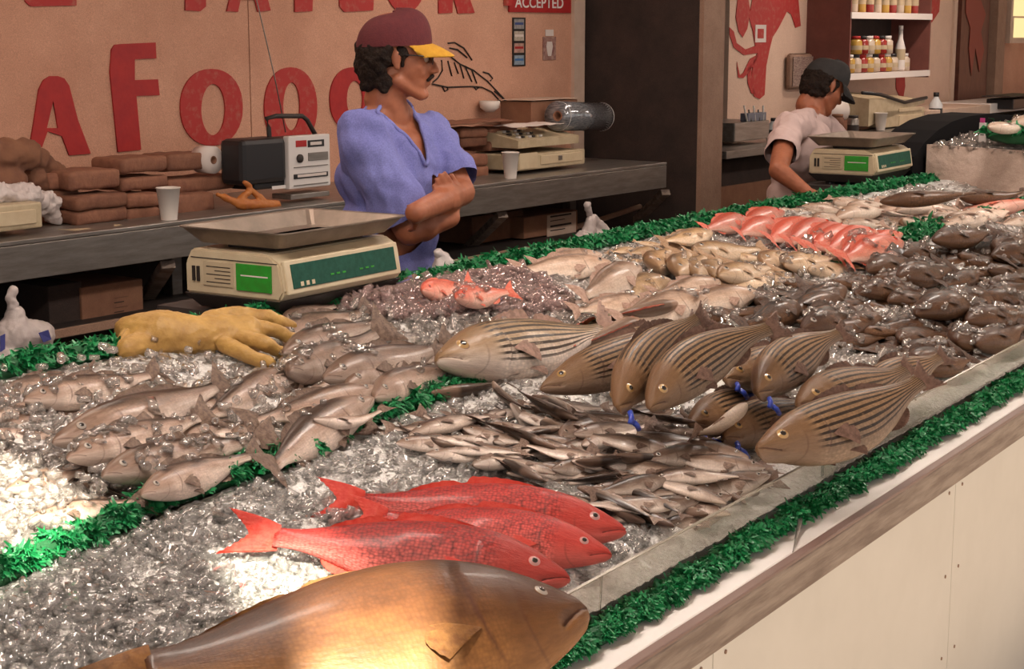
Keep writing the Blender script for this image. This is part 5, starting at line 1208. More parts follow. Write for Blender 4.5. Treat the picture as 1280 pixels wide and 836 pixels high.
blob('body', b2, .0075, m_skin, p2_, 2)
s2 = [cap_(sR.lerp(sL, .12), .068, sR.lerp(sL, .88), .068), cap_(sR.lerp(nb2, .5), .056, nb2.lerp(sR, .3), .052), cap_(sL.lerp(nb2, .5), .056, nb2.lerp(sL, .3), .052),
      ell_(sR.lerp(sL, .5)-Vector((0, -.01, .11)), (.188, .142, .165)), ell_(hp.lerp(nb2, .42), (.172, .142, .17)), ell_(hp+Vector((0, 0, .03)), (.182, .142, .14)),
      slv(sR, eR2, .52, .068, .078), slv(sL, eL2, .52, .068, .078)]
e1 = sR.lerp(eR2, .52); a1_ = (eR2-sR).normalized(); e2 = sL.lerp(eL2, .52); a2_ = (eL2-sL).normalized(); axn = (Mh2 @ Vector((-.03, 0, -.09))-nb2).normalized()
def cut2(c, n):
    if (c-e1).dot(a1_) > .03 and (c-e1).length < .13: return True
    if (c-e2).dot(a2_) > .03 and (c-e2).length < .13: return True
    v = c-nb2; return v.dot(axn) > -.01 and (v-axn*v.dot(axn)).length < .085
blob('tshirt', s2, .009, m_whiteshirt, p2_, 2, disp=folds, cut=cut2)
tr2 = [ell_(hp-Vector((0, 0, .03)), (.185, .145, .13))]
for sg in (-1, 1): tr2 += [cap_(hp+Vector((sg*.09, 0, -.05)), .105, (hp.x+sg*.10, 3.06, .48), .08), cap_((hp.x+sg*.10, 3.06, .48), .08, (hp.x+sg*.11, 3.1, .12), .068)]
blob('trousers', tr2, .016, M('pale_work_trousers', (.40, .31, .26), (.34, .26, .22), 9, .9), p2_, 2)
for sg in (-1, 1): blob('shoe', [cap_((hp.x+sg*.11, 3.1, .05), .05, (hp.x+sg*.12, 2.88, .04), .042)], .012, m_black, p2_, 2)
hair('hair', Mh2, p2_, 4, -.075)
cp2 = cap_crown('cap', Mh2, m_blackcap, p2_); brim('brim', Mh2, m_blackcap, cp2, .35, .085); eye_set(Mh2, p2_)
# ------------------------------------------------------------------ back counter
CF0 = onz(0, 303, 1.05); 
def cf(x, d=0): return CF0.y-WK*(x-CF0.x)-d                     # front line of the counter
CD = .60                                                        # depth from wall to counter front
D0 = (WMI @ Vector((CF0.x, CF0.y, 0))).z
def wxy(x, y, z, d=None):                                       # pixel x,y on counter depth d -> wall-local
    return None
ct = thing('steel_counter', 'long dull steel back counter with deep front apron behind the folded arms man', 'counter', (0, 0, 0))
sE = wl(833, 215, D0)[0]
boxo('counter_top', (-3.2, sE, 1.035, 1.05, 0.005, D0), m_steel, ct, .003, M=WM)
boxo('apron', (-3.2, sE, .925, 1.034, D0-.012, D0), m_steel, ct, .002, M=WM)
boxo('end_apron', (sE-.012, sE, .925, 1.034, .3, D0-.013), m_steel, ct, M=WM)
zsh = onw(160, 397, D0-.05).z
boxo('lower_shelf', (-3.2, sE-.5, zsh-.03, zsh, .05, D0-.05), m_charcoal, ct, M=WM)
boxo('shelf_edge', (-3.2, sE-.5, zsh-.022, zsh+.004, D0-.049, D0-.03), m_column, ct, M=WM)
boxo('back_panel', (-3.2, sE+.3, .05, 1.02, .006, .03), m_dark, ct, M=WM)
def strut(x0, y0, x1, y1, d0, d1, w=.05):
    a = wl(x0, y0, d0); b = wl(x1, y1, d1)
    P0 = WM @ Vector((a[0], a[1], d0)); P1 = WM @ Vector((b[0], b[1], d1)); X = (P1-P0); L = X.length; Mx = basis(P0, X, (0, 0, 1))
    return boxo('brace', (0, L, -w/2, w/2, -.015, .015), m_rail, ct, .002, M=Mx)
strut(628, 268, 560, 335, D0-.04, .10); strut(832, 240, 770, 300, D0-.04, .10); strut(210, 330, 165, 400, D0-.04, .10)
for s_ in (-2.8, -1.0, 1.0, 2.9, sE-.4): boxo('leg', (s_, s_+.05, 0, .92, D0-.35, D0-.30), m_steel, ct, .003, M=WM)

def PB(name, x0, x1, y0, y1, d, dep, m, parent=None, bev=.004, disp=0, lab=None):
    """box whose face fills a pixel rectangle on the plane d out of the wall, going dep back"""
    a = wl(x0, y1, d); b = wl(x1, y0, d)
    bm = bmesh.new(); box(bm, a[0], b[0], a[1], b[1], d-dep, d, bev=bev)
    if disp:
        bmesh.ops.subdivide_edges(bm, edges=bm.edges[:], cuts=5, use_grid_fill=True)
        for v in bm.verts:
            c = v.co; v.co = c+Vector((noise.noise(c*14), noise.noise(c*14+Vector((5, 0, 0))), noise.noise(c*14+Vector((0, 9, 0)))))*disp
    for v in bm.verts: v.co = WM @ v.co
    return fin(name, bm, m, parent, bool(disp), label=lab)
ZC = 1.05
def base_y(x, d):       # pixel row of the counter top at pixel column x, plane d out of the wall
    p = onw(x, 300, d); q = Vector((p.x, p.y, ZC)); v = q-CAM; w = v.dot(CF); return 418-FPX*v.dot(CU)/w
def bundle(x0, x1, y0, y1, d, lab, grp='bundles of brown paper bags', dep=.16, layers=None):
    """a bundle of folded paper bags: thick folded bags pressed together, one over the other"""
    a = wl(x0, y1, d); b = wl(x1, y0, d); t = thing('paper_bag_bundle', lab, 'paper bags', WM @ Vector(((a[0]+b[0])/2, a[1], d)), 0, grp)
    n = layers or max(1, round((b[1]-a[1])/.055)); r = random.Random(int(x0*7+y0)); h = (b[1]-a[1])/n; iv = t.matrix_world
    off = WM @ Vector(((a[0]+b[0])/2, a[1], d))
    for k in range(n):
        bm = bmesh.new(); e = r.uniform(-.004, .004); box(bm, a[0]+e, b[0]+e, a[1]+k*h+.0007, a[1]+(k+1)*h-.0007, d-dep, d+r.uniform(-.008, .004), bev=min(.014, h*.28))
        bmesh.ops.subdivide_edges(bm, edges=[q for q in bm.edges if q.calc_length() > .05], cuts=4, use_grid_fill=True)
        for v in bm.verts:
            c = v.co.copy(); v.co.y += .0060*noise.noise(Vector((c.x*18, k*.3, c.z*18))); v.co.z += .004*noise.noise(c*16); v.co = (WM @ v.co)-off
        fin('folded_bag', bm, m_kraft, t, True)
    return t
d1 = .40
BN = [(65, 100, 214, 281, .34, 'dark end bundle of brown bags behind the draped cloth'), (99, 161, 240, 283, .44, 'large brown bag bundle low beside the white cup, nearest the beige drawer'),
      (161, 202, 240, 280, .42, 'brown bag bundle directly behind the left white cup'), (88, 151, 210, 240, .40, 'brown bag bundle on top of the large low one'),
      (223, 271, 239, 272, .42, 'brown bag bundle between the white cup and the orange glove'), (153, 211, 218, 240, .38, 'flat brown bag bundle in the middle tier'),
      (212, 299, 217, 244, .36, 'wide brown bag bundle in the middle tier by the radio'), (151, 209, 194, 218, .38, 'brown bag bundle on the top tier with a loose flap'), (212, 262, 190, 216, .36, 'top tier brown bag bundle beside the paper roll')]
for x0, x1, y0, y1, d, lab in BN: bundle(x0, x1, y0, y1, d, lab)
BN2 = [(543, 577, 188, 222, .30, 'brown bag bundle low beside the folded arms', ), (577, 612, 191, 226, .34, 'crumpled brown bag bundle at the counter edge near the right white cup'), (543, 577, 164, 189, .28, 'upper brown bag bundle just past the blue sleeve'),
       (578, 611, 159, 186, .28, 'upper brown bag bundle in the middle of the far stack'), (612, 650, 174, 190, .28, 'thin brown bag bundle beside the cash register'), (612, 650, 190, 215, .28, 'brown bag bundle behind the right white cup'), (612, 648, 157, 174, .27, 'topmost brown bag bundle under the leaning papers')]
for x0, x1, y0, y1, d, lab in BN2: bundle(x0, x1, y0, y1, d, lab)
ls = thing('loose_paper', 'loose brown paper sheet spread over the top of the far bag stack', 'paper')
PB('sheet', 560, 645, 151, 156, .34, .22, m_kraft, ls, .001, .012)
# beige cash drawer at the frame edge
def drawer_box(x0, x1, y0, y1, d, dep, lab):
    t = thing('cash_box', lab, 'drawer', (0, 0, 0)); PB('case', x0, x1, y0, y1, d, dep, m_beige, t, .006)
    PB('drawer_front', x0+8, x1-7, y0+9, y1-7, d+.006, .008, m_cream, t, .003); return t
drawer_box(-60, 52, 252, 297, .52, .30, 'beige metal cash drawer at the frame edge on the steel counter')
def soft(name, lab, cat, pts, m, vox=.008, disp=.01, sc=18, part='body', extra=None):
    t = thing(name, lab, cat, (0, 0, 0)); blob(part, pts, vox, m, t, 1, disp=lambda c: disp*noise.noise(c*sc)+disp*.5*noise.noise(c*sc*2.7)); return t
wp = lambda x, y, d: onw(x, y, d)
soft('carrier_bag_heap', 'crumpled white plastic bag on top of the beige cash drawer', 'bag', [cap_(wp(-20, 245, .42), .05, wp(40, 244, .42), .035), cap_(wp(20, 243, .40), .045, wp(62, 255, .38), .04), cap_(wp(60, 262, .36), .03, wp(66, 270, .36), .03)], m_plasticbag, .007, .018, 26, 'sheet')
soft('draped_cloth', 'brown cloth draped over the bags above the beige drawer', 'cloth', [cap_(wp(-30, 195, .34), .05, wp(35, 192, .34), .055), cap_(wp(-30, 222, .34), .05, wp(18, 225, .36), .04), cap_(wp(38, 195, .30), .045, wp(75, 215, .26), .022), cap_(wp(70, 212, .26), .02, wp(82, 232, .28), .014), cap_(wp(40, 225, .3), .05, wp(60, 235, .28), .04)], m_kraft2, .008, .014, 14, 'cloth')
bl = thing('flat_bags', 'loose flattened paper lying at the counter edge before the large bag bundle', 'paper'); PB('sheet', 92, 152, 284, 289, .54, .08, m_paperlabel, bl, .001, .006)
def roll(name, lab, x, y, d, r, L, m, side_m=None, axis=None):
    t = thing(name, lab, 'roll', (0, 0, 0)); c = onw(x, y, d); ax = axis or WN; Mx = basis(c, ax) @ Matrix.Rotation(math.pi/2, 4, 'Y')
    latheo('sheet_roll', [(r*.3, 0), (r, 0), (r, -L), (r*.3, -L)], m, t, 28, Mx, cap=False)
    latheo('core_tube', [(r*.3, .001), (r*.3, -L), (r*.22, -L), (r*.22, .001), (r*.3, .001)], m_card, t, 20, Mx, cap=False); return t
roll('paper_roll', 'white paper roll end facing out between bag bundles and radio', 267, 200, .37, .050, .07, m_paper)
# radio cassette
rd = thing('radio_cassette', 'black portable radio cassette with silver front and raised handle', 'radio', (0, 0, 0))
dR = .46
a_ = wl(318, 244, dR); b_ = wl(412, 168, dR)
PB('case', 318, 412, 169, 238, dR, .13, m_black, rd, .008)
PB('speaker_case', 304, 358, 171, 233, dR+.02, .12, m_black, rd, .02)
PB('silver_front', 362, 412, 167, 237, dR+.028, .03, m_white, rd, .004)
PB('display', 385, 405, 174, 184, dR+.030, .003, m_black, rd, .0005); PB('red_label', 370, 383, 175, 184, dR+.030, .003, m_red, rd, .0005)
PB('display_digits', 388, 402, 176.5, 181.5, dR+.0315, .001, m_paper, rd, .0002)
for y_, h_ in ((189, 12), (205, 5), (214, 10), (228, 4)): PB('button_strip', 386 if y_ < 200 else 368, 410, y_, y_+h_, dR+.032, .005, m_steel if y_ != 214 else m_black, rd, .001)
PB('tape_label', 372, 408, 215, 222, dR+.0335, .001, m_paper, rd, .0003)
latheo('dial', [(.016, 0), (.016, .008), (.012, .012)], m_charcoal, rd, 20, basis(onw(374, 198, dR+.028), WN) @ Matrix.Rotation(math.pi/2, 4, 'Y'))
PB('base_strip', 364, 412, 238, 250, dR+.03, .10, m_steel, rd, .003)
PB('chrome_badge', 340, 357, 231, 237, dR+.022, .002, m_white, rd, .0005)
tubeo('handle', [onw(338, 190, dR-.02), onw(336, 160, dR-.02), onw(333, 148, dR-.02), onw(345, 145, dR-.02), onw(378, 145, dR-.02), onw(384, 150, dR-.02), onw(395, 170, dR-.02)], .009, m_charcoal, rd, 8)
tubeo('antenna', [onw(357, 165, dR-.06), onw(342, 90, dR-.06), onw(322, 5, dR-.06), onw(310, -40, dR-.06)], .0025, m_steel, rd, 6)
# orange gloves
og = soft('orange_glove', 'orange rubber glove lying on the counter in front of the radio', 'glove', [cap_(wp(280, 246, .50), .012, wp(300, 255, .52), .016), cap_(wp(300, 255, .52), .02, wp(346, 256, .52), .018), cap_(wp(300, 250, .52), .013, wp(312, 238, .50), .012), cap_(wp(312, 232, .50), .010, wp(306, 228, .50), .009), cap_(wp(312, 236, .50), .012, wp(330, 252, .52), .014), cap_(wp(272, 243, .50), .008, wp(300, 255, .50), .012)], m_orange, .004, .003, 40, 'glove')
def cup(x, y0, y1, d, r, lab):
    p = onw(x, y1, d); h = onw(x, y0, d).z-p.z; t = thing('foam_cup', lab, 'cup', p, 0, 'white foam cups')
    latheo('cup_body', [(r*.68, 0), (r, h*.97), (r*1.06, h*.975), (r*1.06, h), (r*.96, h), (r*.93, h*.96), (r*.63, .008)], m_foam, t, 24, cap=False)
    latheo('cup_base', [(r*.68, 0), (r*.64, .006)], m_foam, t, 24); return t
cup(211.5, 234, 275, .54, .040, 'white foam cup on the counter before the brown bags, nearest the scale')
cup(638, 190, 223, .52, .038, 'white foam cup on the counter beside the cash register')
# cash register
cr_ = thing('cash_register', 'beige cash register with sloped keys and curled receipt papers on the steel counter', 'register', (0, 0, 0))
dC = .45
PB('drawer_case', 648, 731, 186, 214, dC, .30, m_beige, cr_, .005); PB('drawer_front', 676, 728, 189, 206, dC+.004, .006, m_cream, cr_, .003); PB('side_panel', 650, 672, 190, 212, dC+.003, .005, m_cream, cr_, .002)
a_ = wl(652, 186, dC); b_ = wl(728, 156, dC)
hexa('key_housing', [WM @ Vector(q) for q in ((a_[0], a_[1], dC-.02), (b_[0], a_[1], dC-.02), (b_[0], a_[1], dC-.28), (a_[0], a_[1], dC-.28), (a_[0], a_[1]+.035, dC-.02), (b_[0], a_[1]+.035, dC-.02), (b_[0], b_[1], dC-.28), (a_[0], b_[1], dC-.28))], m_beige, cr_)
kk = empty('keypad'); kk.parent = cr_
for i in range(4):
    for j in range(7):
        s_ = a_[0]+.05+j*.028; f_ = .12+i*.2; zz = a_[1]+.035+(b_[1]-a_[1]-.035)*f_; boxo('key', (s_, s_+.018, zz, zz+.010, dC-.02-.26*f_-.02, dC-.02-.26*f_), [m_white, m_charcoal, m_cream][(i+j) % 3], kk, .002, M=WM)
PB('receipt_sheet', 652, 705, 153, 158, dC-.02, .16, m_paper, cr_, .0008, .012)
PB('knob', 699, 703, 194, 200, dC+.010, .006, m_steel, cr_, .001)
# wrapping roll holder
wr_ = thing('film_roll', 'shiny roll of plastic film resting behind the cash register', 'roll', (0, 0, 0))
c0 = onw(697, 145, .36); ax = (onw(752, 146, .30)-c0); L_ = ax.length; Mx = basis(c0, ax) @ Matrix.Rotation(math.pi/2, 4, 'Y'); rr_ = onw(700, 126, .36).z-onw(700, 163, .36).z; rr_ /= 2
latheo('film', [(rr_*.35, 0), (rr_, 0), (rr_, L_), (rr_*.35, L_)], M('film_plastic', (.34, .36, .38), (.10, .10, .12), 30, .12, .4, coat=.8, stretch=(1, 1, 7)), wr_, 30, Mx, cap=False)
latheo('core_tube', [(rr_*.35, -.002), (rr_*.35, L_), (rr_*.25, L_), (rr_*.25, -.002), (rr_*.35, -.002)], m_card, wr_, 20, Mx, cap=False)
for q in (0.003, L_-.003): latheo('end_band', [(rr_*1.01, q-.003), (rr_*1.02, q), (rr_*1.01, q+.003)], m_white, wr_, 30, Mx, cap=False)
bx = thing('dispenser_box', 'brown box behind the film roll against the tan wall', 'box'); PB('case', 664, 722, 124, 160, .26, .18, m_card, bx, .004); PB('top_lip', 664, 724, 122, 126, .27, .19, m_trim, bx, .002)
wc = thing('wall_cup', 'small white plastic cup fixed to the wall above the bag stack', 'cup'); latheo('shell', [(.02, 0), (.045, .02), (.05, .05), (.046, .052)], m_foam, wc, 20, Matrix.Translation(onw(612, 140, .06)))
# under the counter
cb = thing('cardboard_box', 'open brown cardboard box with stamped print on the lower shelf', 'box'); PB('box_side', 62, 102, 352, 408, .44, .30, m_dark, cb, .003); PB('carton', 103, 178, 348, 404, .45, .28, m_card, cb, .004)
for i in range(4): PB('stamp_mark', 143, 160-(i % 2)*5, 370+i*6, 373+i*6, .452, .002, m_ink, cb, .0003)
cb2 = thing('cardboard_box', 'small carton with pale printed label under the counter by the white tied bag', 'box'); PB('carton', 655, 722, 262, 299, .40, .25, m_card, cb2, .004); PB('paper_label', 684, 720, 264, 296, .403, .003, m_trim, cb2, .0005)
for i in range(4): PB('print_line', 688, 714-(i % 2)*8, 268+i*6, 270+i*6, .4055, .001, m_ink, cb2, .0002)
cb3 = thing('cardboard_box', 'dark brown carton under the counter behind the folded arms man', 'box'); PB('carton', 590, 654, 262, 306, .32, .25, m_kraft2, cb3, .004)
pp = thing('wooden_rail', 'long brown rail running low beneath the steel counter', 'rail'); strutp = tubeo('bar', [onw(540, 338, .36), onw(640, 308, .36), onw(752, 274, .36), onw(800, 258, .36)], .014, m_column, pp, 8)
def tied_bag(lab, pts, knot, vox=.007, blue=()):
    t = thing('tied_bag', lab, 'bag'); b = blob('bag_body', pts, vox, m_plasticbag, t, 2, disp=lambda c: .007*noise.noise(Vector((c.x*30, c.y*30, c.z*8)))+.004*noise.noise(c*60))
    blob('knot', knot, .004, m_plasticbag, t, 1, disp=lambda c: .004*noise.noise(c*70))
    for q in blue: 
        bm = bmesh.new(); P = [onw(*k) for k in q]; vs = [bm.verts.new(p) for p in P]; bm.faces.new(vs); r = bmesh.ops.extrude_face_region(bm, geom=bm.faces[:])
        for v in r['geom']:
            if isinstance(v, bmesh.types.BMVert): v.co += WN*.002
        fin('blue_print', bm, m_bagblue, t)
    return t
dB = .62
tied_bag('white tied carrier bag with blue print at the frame edge below the counter', [cap_(wp(5, 455, dB), .07, wp(55, 455, dB), .065), cap_(wp(15, 420, dB), .06, wp(50, 420, dB), .05), cap_(wp(20, 425, dB), .06, wp(20, 392, dB), .03)], [cap_(wp(18, 388, dB), .02, wp(13, 372, dB), .016), cap_(wp(13, 372, dB), .014, wp(16, 364, dB), .018)],
         blue=[[(48, 416, dB+.075), (60, 412, dB+.07), (64, 424, dB+.066), (54, 428, dB+.075)], [(0, 420, dB+.072), (6, 417, dB+.074), (6, 436, dB+.077), (0, 440, dB+.077)], [(48, 442, dB+.078), (64, 448, dB+.075), (62, 456, dB+.078), (48, 455, dB+.08)]])
tied_bag('small white tied bag hanging at the counter end beside the green fringe', [cap_(wp(728, 300, .62), .045, wp(755, 298, .62), .045), cap_(wp(736, 290, .62), .04, wp(738, 275, .62), .025), cap_(wp(755, 290, .62), .035, wp(742, 272, .62), .02)], [cap_(wp(737, 268, .62), .014, wp(734, 256, .62), .018)])
tied_bag('crumpled pale bag on the table edge beside the blue t-shirt', [cap_(ony(552, 334, 2.62), .030, ony(562, 336, 2.62), .028), cap_(ony(552, 322, 2.62), .022, ony(556, 330, 2.62), .026)], [cap_(ony(548, 316, 2.62), .014, ony(552, 322, 2.62), .016)])

# ------------------------------------------------------------------ scales
def digits(name, x0, z0, s, m, parent, txt=None): pass
def scale(x, y, lab):
    t = thing('deli_scale', lab, 'scale', (x, y, 0), 0, 'market scales'); w, dp = .45, .285; z0 = H(y)+.012
    hexa('base', [(.02, .02, z0+.012), (w-.02, .02, z0+.012), (w-.02, dp-.03, z0+.012), (.02, dp-.03, z0+.012), (-.005, -.005, z0+.045), (w+.005, -.005, z0+.045), (w+.005, dp, z0+.045), (-.005, dp, z0+.045)], m_charcoal, t)
    for q in ((.05, .05), (w-.05, .05), (w-.05, dp-.08), (.05, dp-.08)): latheo('foot', [(.02, 0), (.022, .02)], m_black, t, 14, Matrix.Translation((q[0], q[1], z0-.008)))
    zb, zt_ = z0+.045, z0+.150
    prof = [(0, 0), (-.012, .02), (0, .085), (.035, .105), (dp-.02, .105), (dp, .07), (dp, 0)]
    bm = bmesh.new(); L = [bm.verts.new((0, p, zb+q)) for p, q in prof]; Rr = [bm.verts.new((w, p, zb+q)) for p, q in prof]; n = len(prof)
    for i in range(n): bm.faces.new((L[i], L[(i+1) % n], Rr[(i+1) % n], Rr[i]))
    bm.faces.new(L); bm.faces.new(Rr[::-1]); bmesh.ops.bevel(bm, geom=bm.edges[:], offset=.005, segments=2, affect='EDGES')
    fin('casing', bm, m_cream, t)
    Mf = Matrix.Translation((0, -.012, zb+.02)) @ Matrix.Rotation(-.18, 4, 'X')
    bz = boxo('display_bezel', (.012, w-.012, -.006, .004, -.006, .072), m_cream, t, .003, M=Mf)
    boxo('display_window', (.030, w-.030, -.008, -.0055, .006, .062), m_greenscreen, bz, .001, M=Mf)
    for k, xx in enumerate((.055, .165, .275)):
        for j in range(3): boxo('segment_mark', (xx+j*.022, xx+j*.022+.012, -.0092, -.0081, .022, .026) if k else (xx+j*.02, xx+j*.02+.010, -.0092, -.0081, .010, .020), m_cream if k == 0 else m_greenlabel, bz, M=Mf)
    # flank facing the left: printed label, green sticker
    ls_ = boxo('price_label', (-.0035, -.0005, .135, .225, zb+.022, zb+.078), m_paperlabel, t, .0008)
    for j in range(5): boxo('print_line', (-.0042, -.0036, .142, .215-(j % 2)*.025, zb+.030+j*.009, zb+.032+j*.009), m_ink, ls_)
    gs = boxo('green_sticker', (-.004, -.0008, .020, .125, zb+.018, zb+.080), m_greenlabel, t, .0008)
    boxo('sticker_line', (-.0046, -.0041, .03, .11, zb+.052, zb+.055), m_paper, gs)
    for j in range(2): boxo('number_mark', (-.004, -.0008, .238+j*.014, .246+j*.014, zb+.03, zb+.065), m_ink, t)
    boxo('panel_seam', (-.0015, .0003, .005, dp-.02, zb+.084, zb+.086), m_charcoal, t)
    boxo('tray_support', (.06, w-.06, .06, dp-.08, zt_, zt_+.016), m_charcoal, t, .003)
    # pan with raised outward rim
    zp = zt_+.016; bm = bmesh.new(); a = (-.005, w+.005, -.015, dp+.005); rr = [(.03, 0), (.0, .034), (-.006, .036), (-.004, .030), (.034, .004)]
    rings = []
    for ins, dz in [(.03, 0), (.0, .034), (-.008, .036), (-.008, .033), (-.002, .030), (.028, -.004)]:
        pts = []
        for (cx_, cy_, a0) in ((a[1], a[3], 0), (a[0], a[3], 90), (a[0], a[2], 180), (a[1], a[2], 270)):
            for k in range(4):
                an = math.radians(a0+30*k); rr_2 = .02; sx_ = cx_-math.copysign(ins+rr_2, cx_-.2); sy_ = cy_-math.copysign(ins+rr_2, cy_-.2)
                pts.append(bm.verts.new((sx_+rr_2*math.cos(an), sy_+rr_2*math.sin(an), zp+dz)))
        rings.append(pts)
    for p, q in zip(rings, rings[1:]):
        for k in range(16): bm.faces.new((p[k], p[(k+1) % 16], q[(k+1) % 16], q[k]))
    bm.faces.new(rings[0]); bm.faces.new(rings[-1][::-1]); fin('pan', bm, m_pan, t)
    return t
scale(2.87, 2.45, 'cream counter scale with green display window and steel pan, nearest the man in blue')
scale(6.72, 2.50, 'cream counter scale with steel pan in front of the bowed man')
# support slab under the scales
for xx in (2.86, 6.66):
    boxo('scale_ledge', (xx, xx+.55, 2.572, 2.82, H(2.55)-.03, H(2.55)+.004), m_charcoal, tb)
# long yellow glove
gt = thing('rubber_glove', 'long yellow rubber gauntlet glove lying on ice with fingers toward the trout', 'glove')
def g(x, y, z): return tab(x, y, z)
gp = []
cuff = [((150, 436, .025), .012), ((160, 412, .045), .030), ((200, 416, .05), .050), ((245, 420, .05), .044), ((275, 420, .05), .046), ((305, 418, .055), .044)]
for (a, ra), (b, rb) in zip(cuff[1:], cuff[2:]): gp.append(cap_(g(*a), ra, g(*b), rb))
gp += [cap_(g(158, 436, .03), .022, g(200, 424, .035), .04), cap_(g(168, 408, .05), .022, g(205, 410, .05), .04), cap_(g(152, 430, .03), .016, g(168, 408, .05), .02), cap_(g(290, 408, .055), .036, g(310, 424, .05), .036)]
gp.append(cap_(g(153, 436, .03), .013, g(190, 404, .055), .016))
fing = [[(296, 398, .075), (335, 396, .08), (364, 408, .06)], [(303, 407, .07), (345, 413, .07), (370, 425, .05)], [(298, 420, .06), (333, 430, .06), (358, 444, .035)], [(280, 430, .05), (310, 444, .045), (336, 454, .03)]]
for f_ in fing:
    for i_ in range(2): gp.append(cap_(g(*f_[i_]), .0185-.002*i_, g(*f_[i_+1]), .017-.003*i_))
gp += [cap_(g(262, 400, .08), .020, g(296, 392, .085), .018), cap_(g(296, 392, .085), .018, g(325, 394, .08), .015)]
blob('glove_body', gp, .0045, m_glove, gt, 2, disp=lambda c: .002*noise.noise(c*70)+.003*noise.noise(c*20))
bm = bmesh.new(); tube(bm, [g(152, 438, .022), g(150, 430, .035), g(158, 416, .05), g(168, 405, .06)], .006, 8); fin('cuff_edge', bm, m_glove, gt, True)

# ------------------------------------------------------------------ right side counter and its things
SC2 = wl(905, 170, .62)[0]+.03
rc = thing('side_counter', 'long steel counter along the cream wall behind the bowed man', 'counter')
zt2 = onw(1000, 160, .5).z
zt2 = 1.07
boxo('counter_top', (SC2, S_col1+9, zt2-.04, zt2, .006, .62), m_steel, rc, .003, M=WM)
boxo('front_board', (SC2, S_col1+9, .05, zt2-.2, .5, .52), m_card, rc, M=WM)
boxo('dark_band', (SC2, S_col1+9, zt2-.2, zt2-.04, .48, .5), m_dark, rc, M=WM)  # solid near-black band between counter top and front board
def item(name, lab, cat, fn):
    t = thing(name, lab, cat); fn(t); return t
def bottle(x, y0, y1, d, r, m, ml, lab, cat='bottle'):
    p = onw(x, y1, d); h = onw(x, y0, d).z-p.z; p.z = zt2; t = thing('plastic_bottle' if cat == 'bottle' else 'glass_jar', lab, cat, p)
    latheo('shell', [(r*.9, 0), (r, h*.06), (r, h*.62), (r*.42, h*.82), (r*.36, h*.88)] if cat == 'bottle' else [(r*.9, 0), (r, h*.06), (r, h*.8), (r*.8, h*.86)], m, t, 18)
    latheo('cap', [(r*.42 if cat == 'bottle' else r*.85, h*.87), (r*.42 if cat == 'bottle' else r*.85, h)], ml, t, 16); latheo('label_band', [(r*1.02, h*.2), (r*1.02, h*.5)], ml, t, 18, cap=False); return t
m_clearpl = M('clear_plastic', (.6, .62, .64), rough=.1, coat=.5)
bottle(1169, 112, 151, .46, .045, m_clearpl, m_black, 'clear water bottle with dark label on the side counter beyond the register')
bottle(967, 121, 150, .42, .04, m_clearpl, m_black, 'small clear bottle with black cap behind the bowed man')
bottle(1066, 147, 170, .50, .035, m_steel, m_charcoal, 'small grey jar on the side counter before the white cup', 'jar')
bottle(1046, 146, 170, .40, .04, m_kraft, m_card, 'short brown jar beside the small grey jar', 'jar')
t = cup(1100.5, 141, 163, .50, .04, 'pale foam cup on the side counter in front of the far register')
roll('paper_roll', 'paper towel roll lying on the side counter near the bowed man face', 1054, 138, .30, .065, .2, m_paper, axis=Vector((.9, -.5, 0)))
r2 = thing('cash_register', 'grey beige register with drawer on the side counter past the pale cup', 'register', (0, 0, 0))
PB('drawer_case', 1106, 1156, 134, 160, .46, .30, m_beige, r2, .005); PB('drawer_front', 1124, 1153, 142, 158, .465, .006, m_cream, r2, .002); PB('upper_drawer', 1124, 1153, 133, 140, .465, .006, m_cream, r2, .002)
a_ = wl(1086, 134, .46); b_ = wl(1156, 118, .46)
hexa('key_housing', [WM @ Vector(q) for q in ((a_[0], a_[1]-.12, .46), (b_[0], a_[1], .46), (b_[0], a_[1], .16), (a_[0], a_[1]-.12, .16), (a_[0], a_[1]+.05, .46), (b_[0], a_[1]+.02, .46), (b_[0], b_[1], .16), (a_[0], b_[1]+.04, .16))], m_beige, r2)
tubeo('cable', [onw(1078, 116, .46), onw(1100, 118, .46), onw(1130, 128, .46), (onw(1158, 122, .46))], .012, m_black, r2, 6)
bb = thing('box_stack', 'row of brown cartons on the side counter behind the small jars', 'box'); PB('carton', 1030, 1062, 150, 172, .34, .2, m_kraft, bb, .004); PB('carton', 1063, 1092, 148, 170, .34, .2, m_card, bb, .004)
sk = thing('dish_rack', 'small wash basin with cutlery on the side counter behind the bowed man', 'basin'); PB('basin', 918, 962, 150, 177.5, .45, .3, m_steel, sk, .006); PB('divider', 935, 958, 140, 152, .44, .05, M('blue_grey_plastic', (.16, .17, .22), rough=.5), sk, .003)
for i in range(5): tubeo('utensil', [onw(934+i*5, 152, .44), onw(930+i*6, 132+(i % 2)*5, .43)], .006, m_steel if i % 2 else m_foam, sk, 6)
wb = thing('white_counter', 'white topped counter at the far end under the lit window', 'counter'); PB('body', 1163, 1330, 122, 150, .50, .40, m_trim, wb, .004); PB('white_top', 1238, 1330, 121, 142, .505, .42, m_white, wb, .004)
dk = thing('dark_box', 'small black box on the white far counter at the frame edge', 'box'); PB('case', 1266, 1300, 121, 137, .62, .2, m_black, dk, .006); PB('lid', 1264, 1302, 117, 122, .63, .22, m_charcoal, dk, .003)
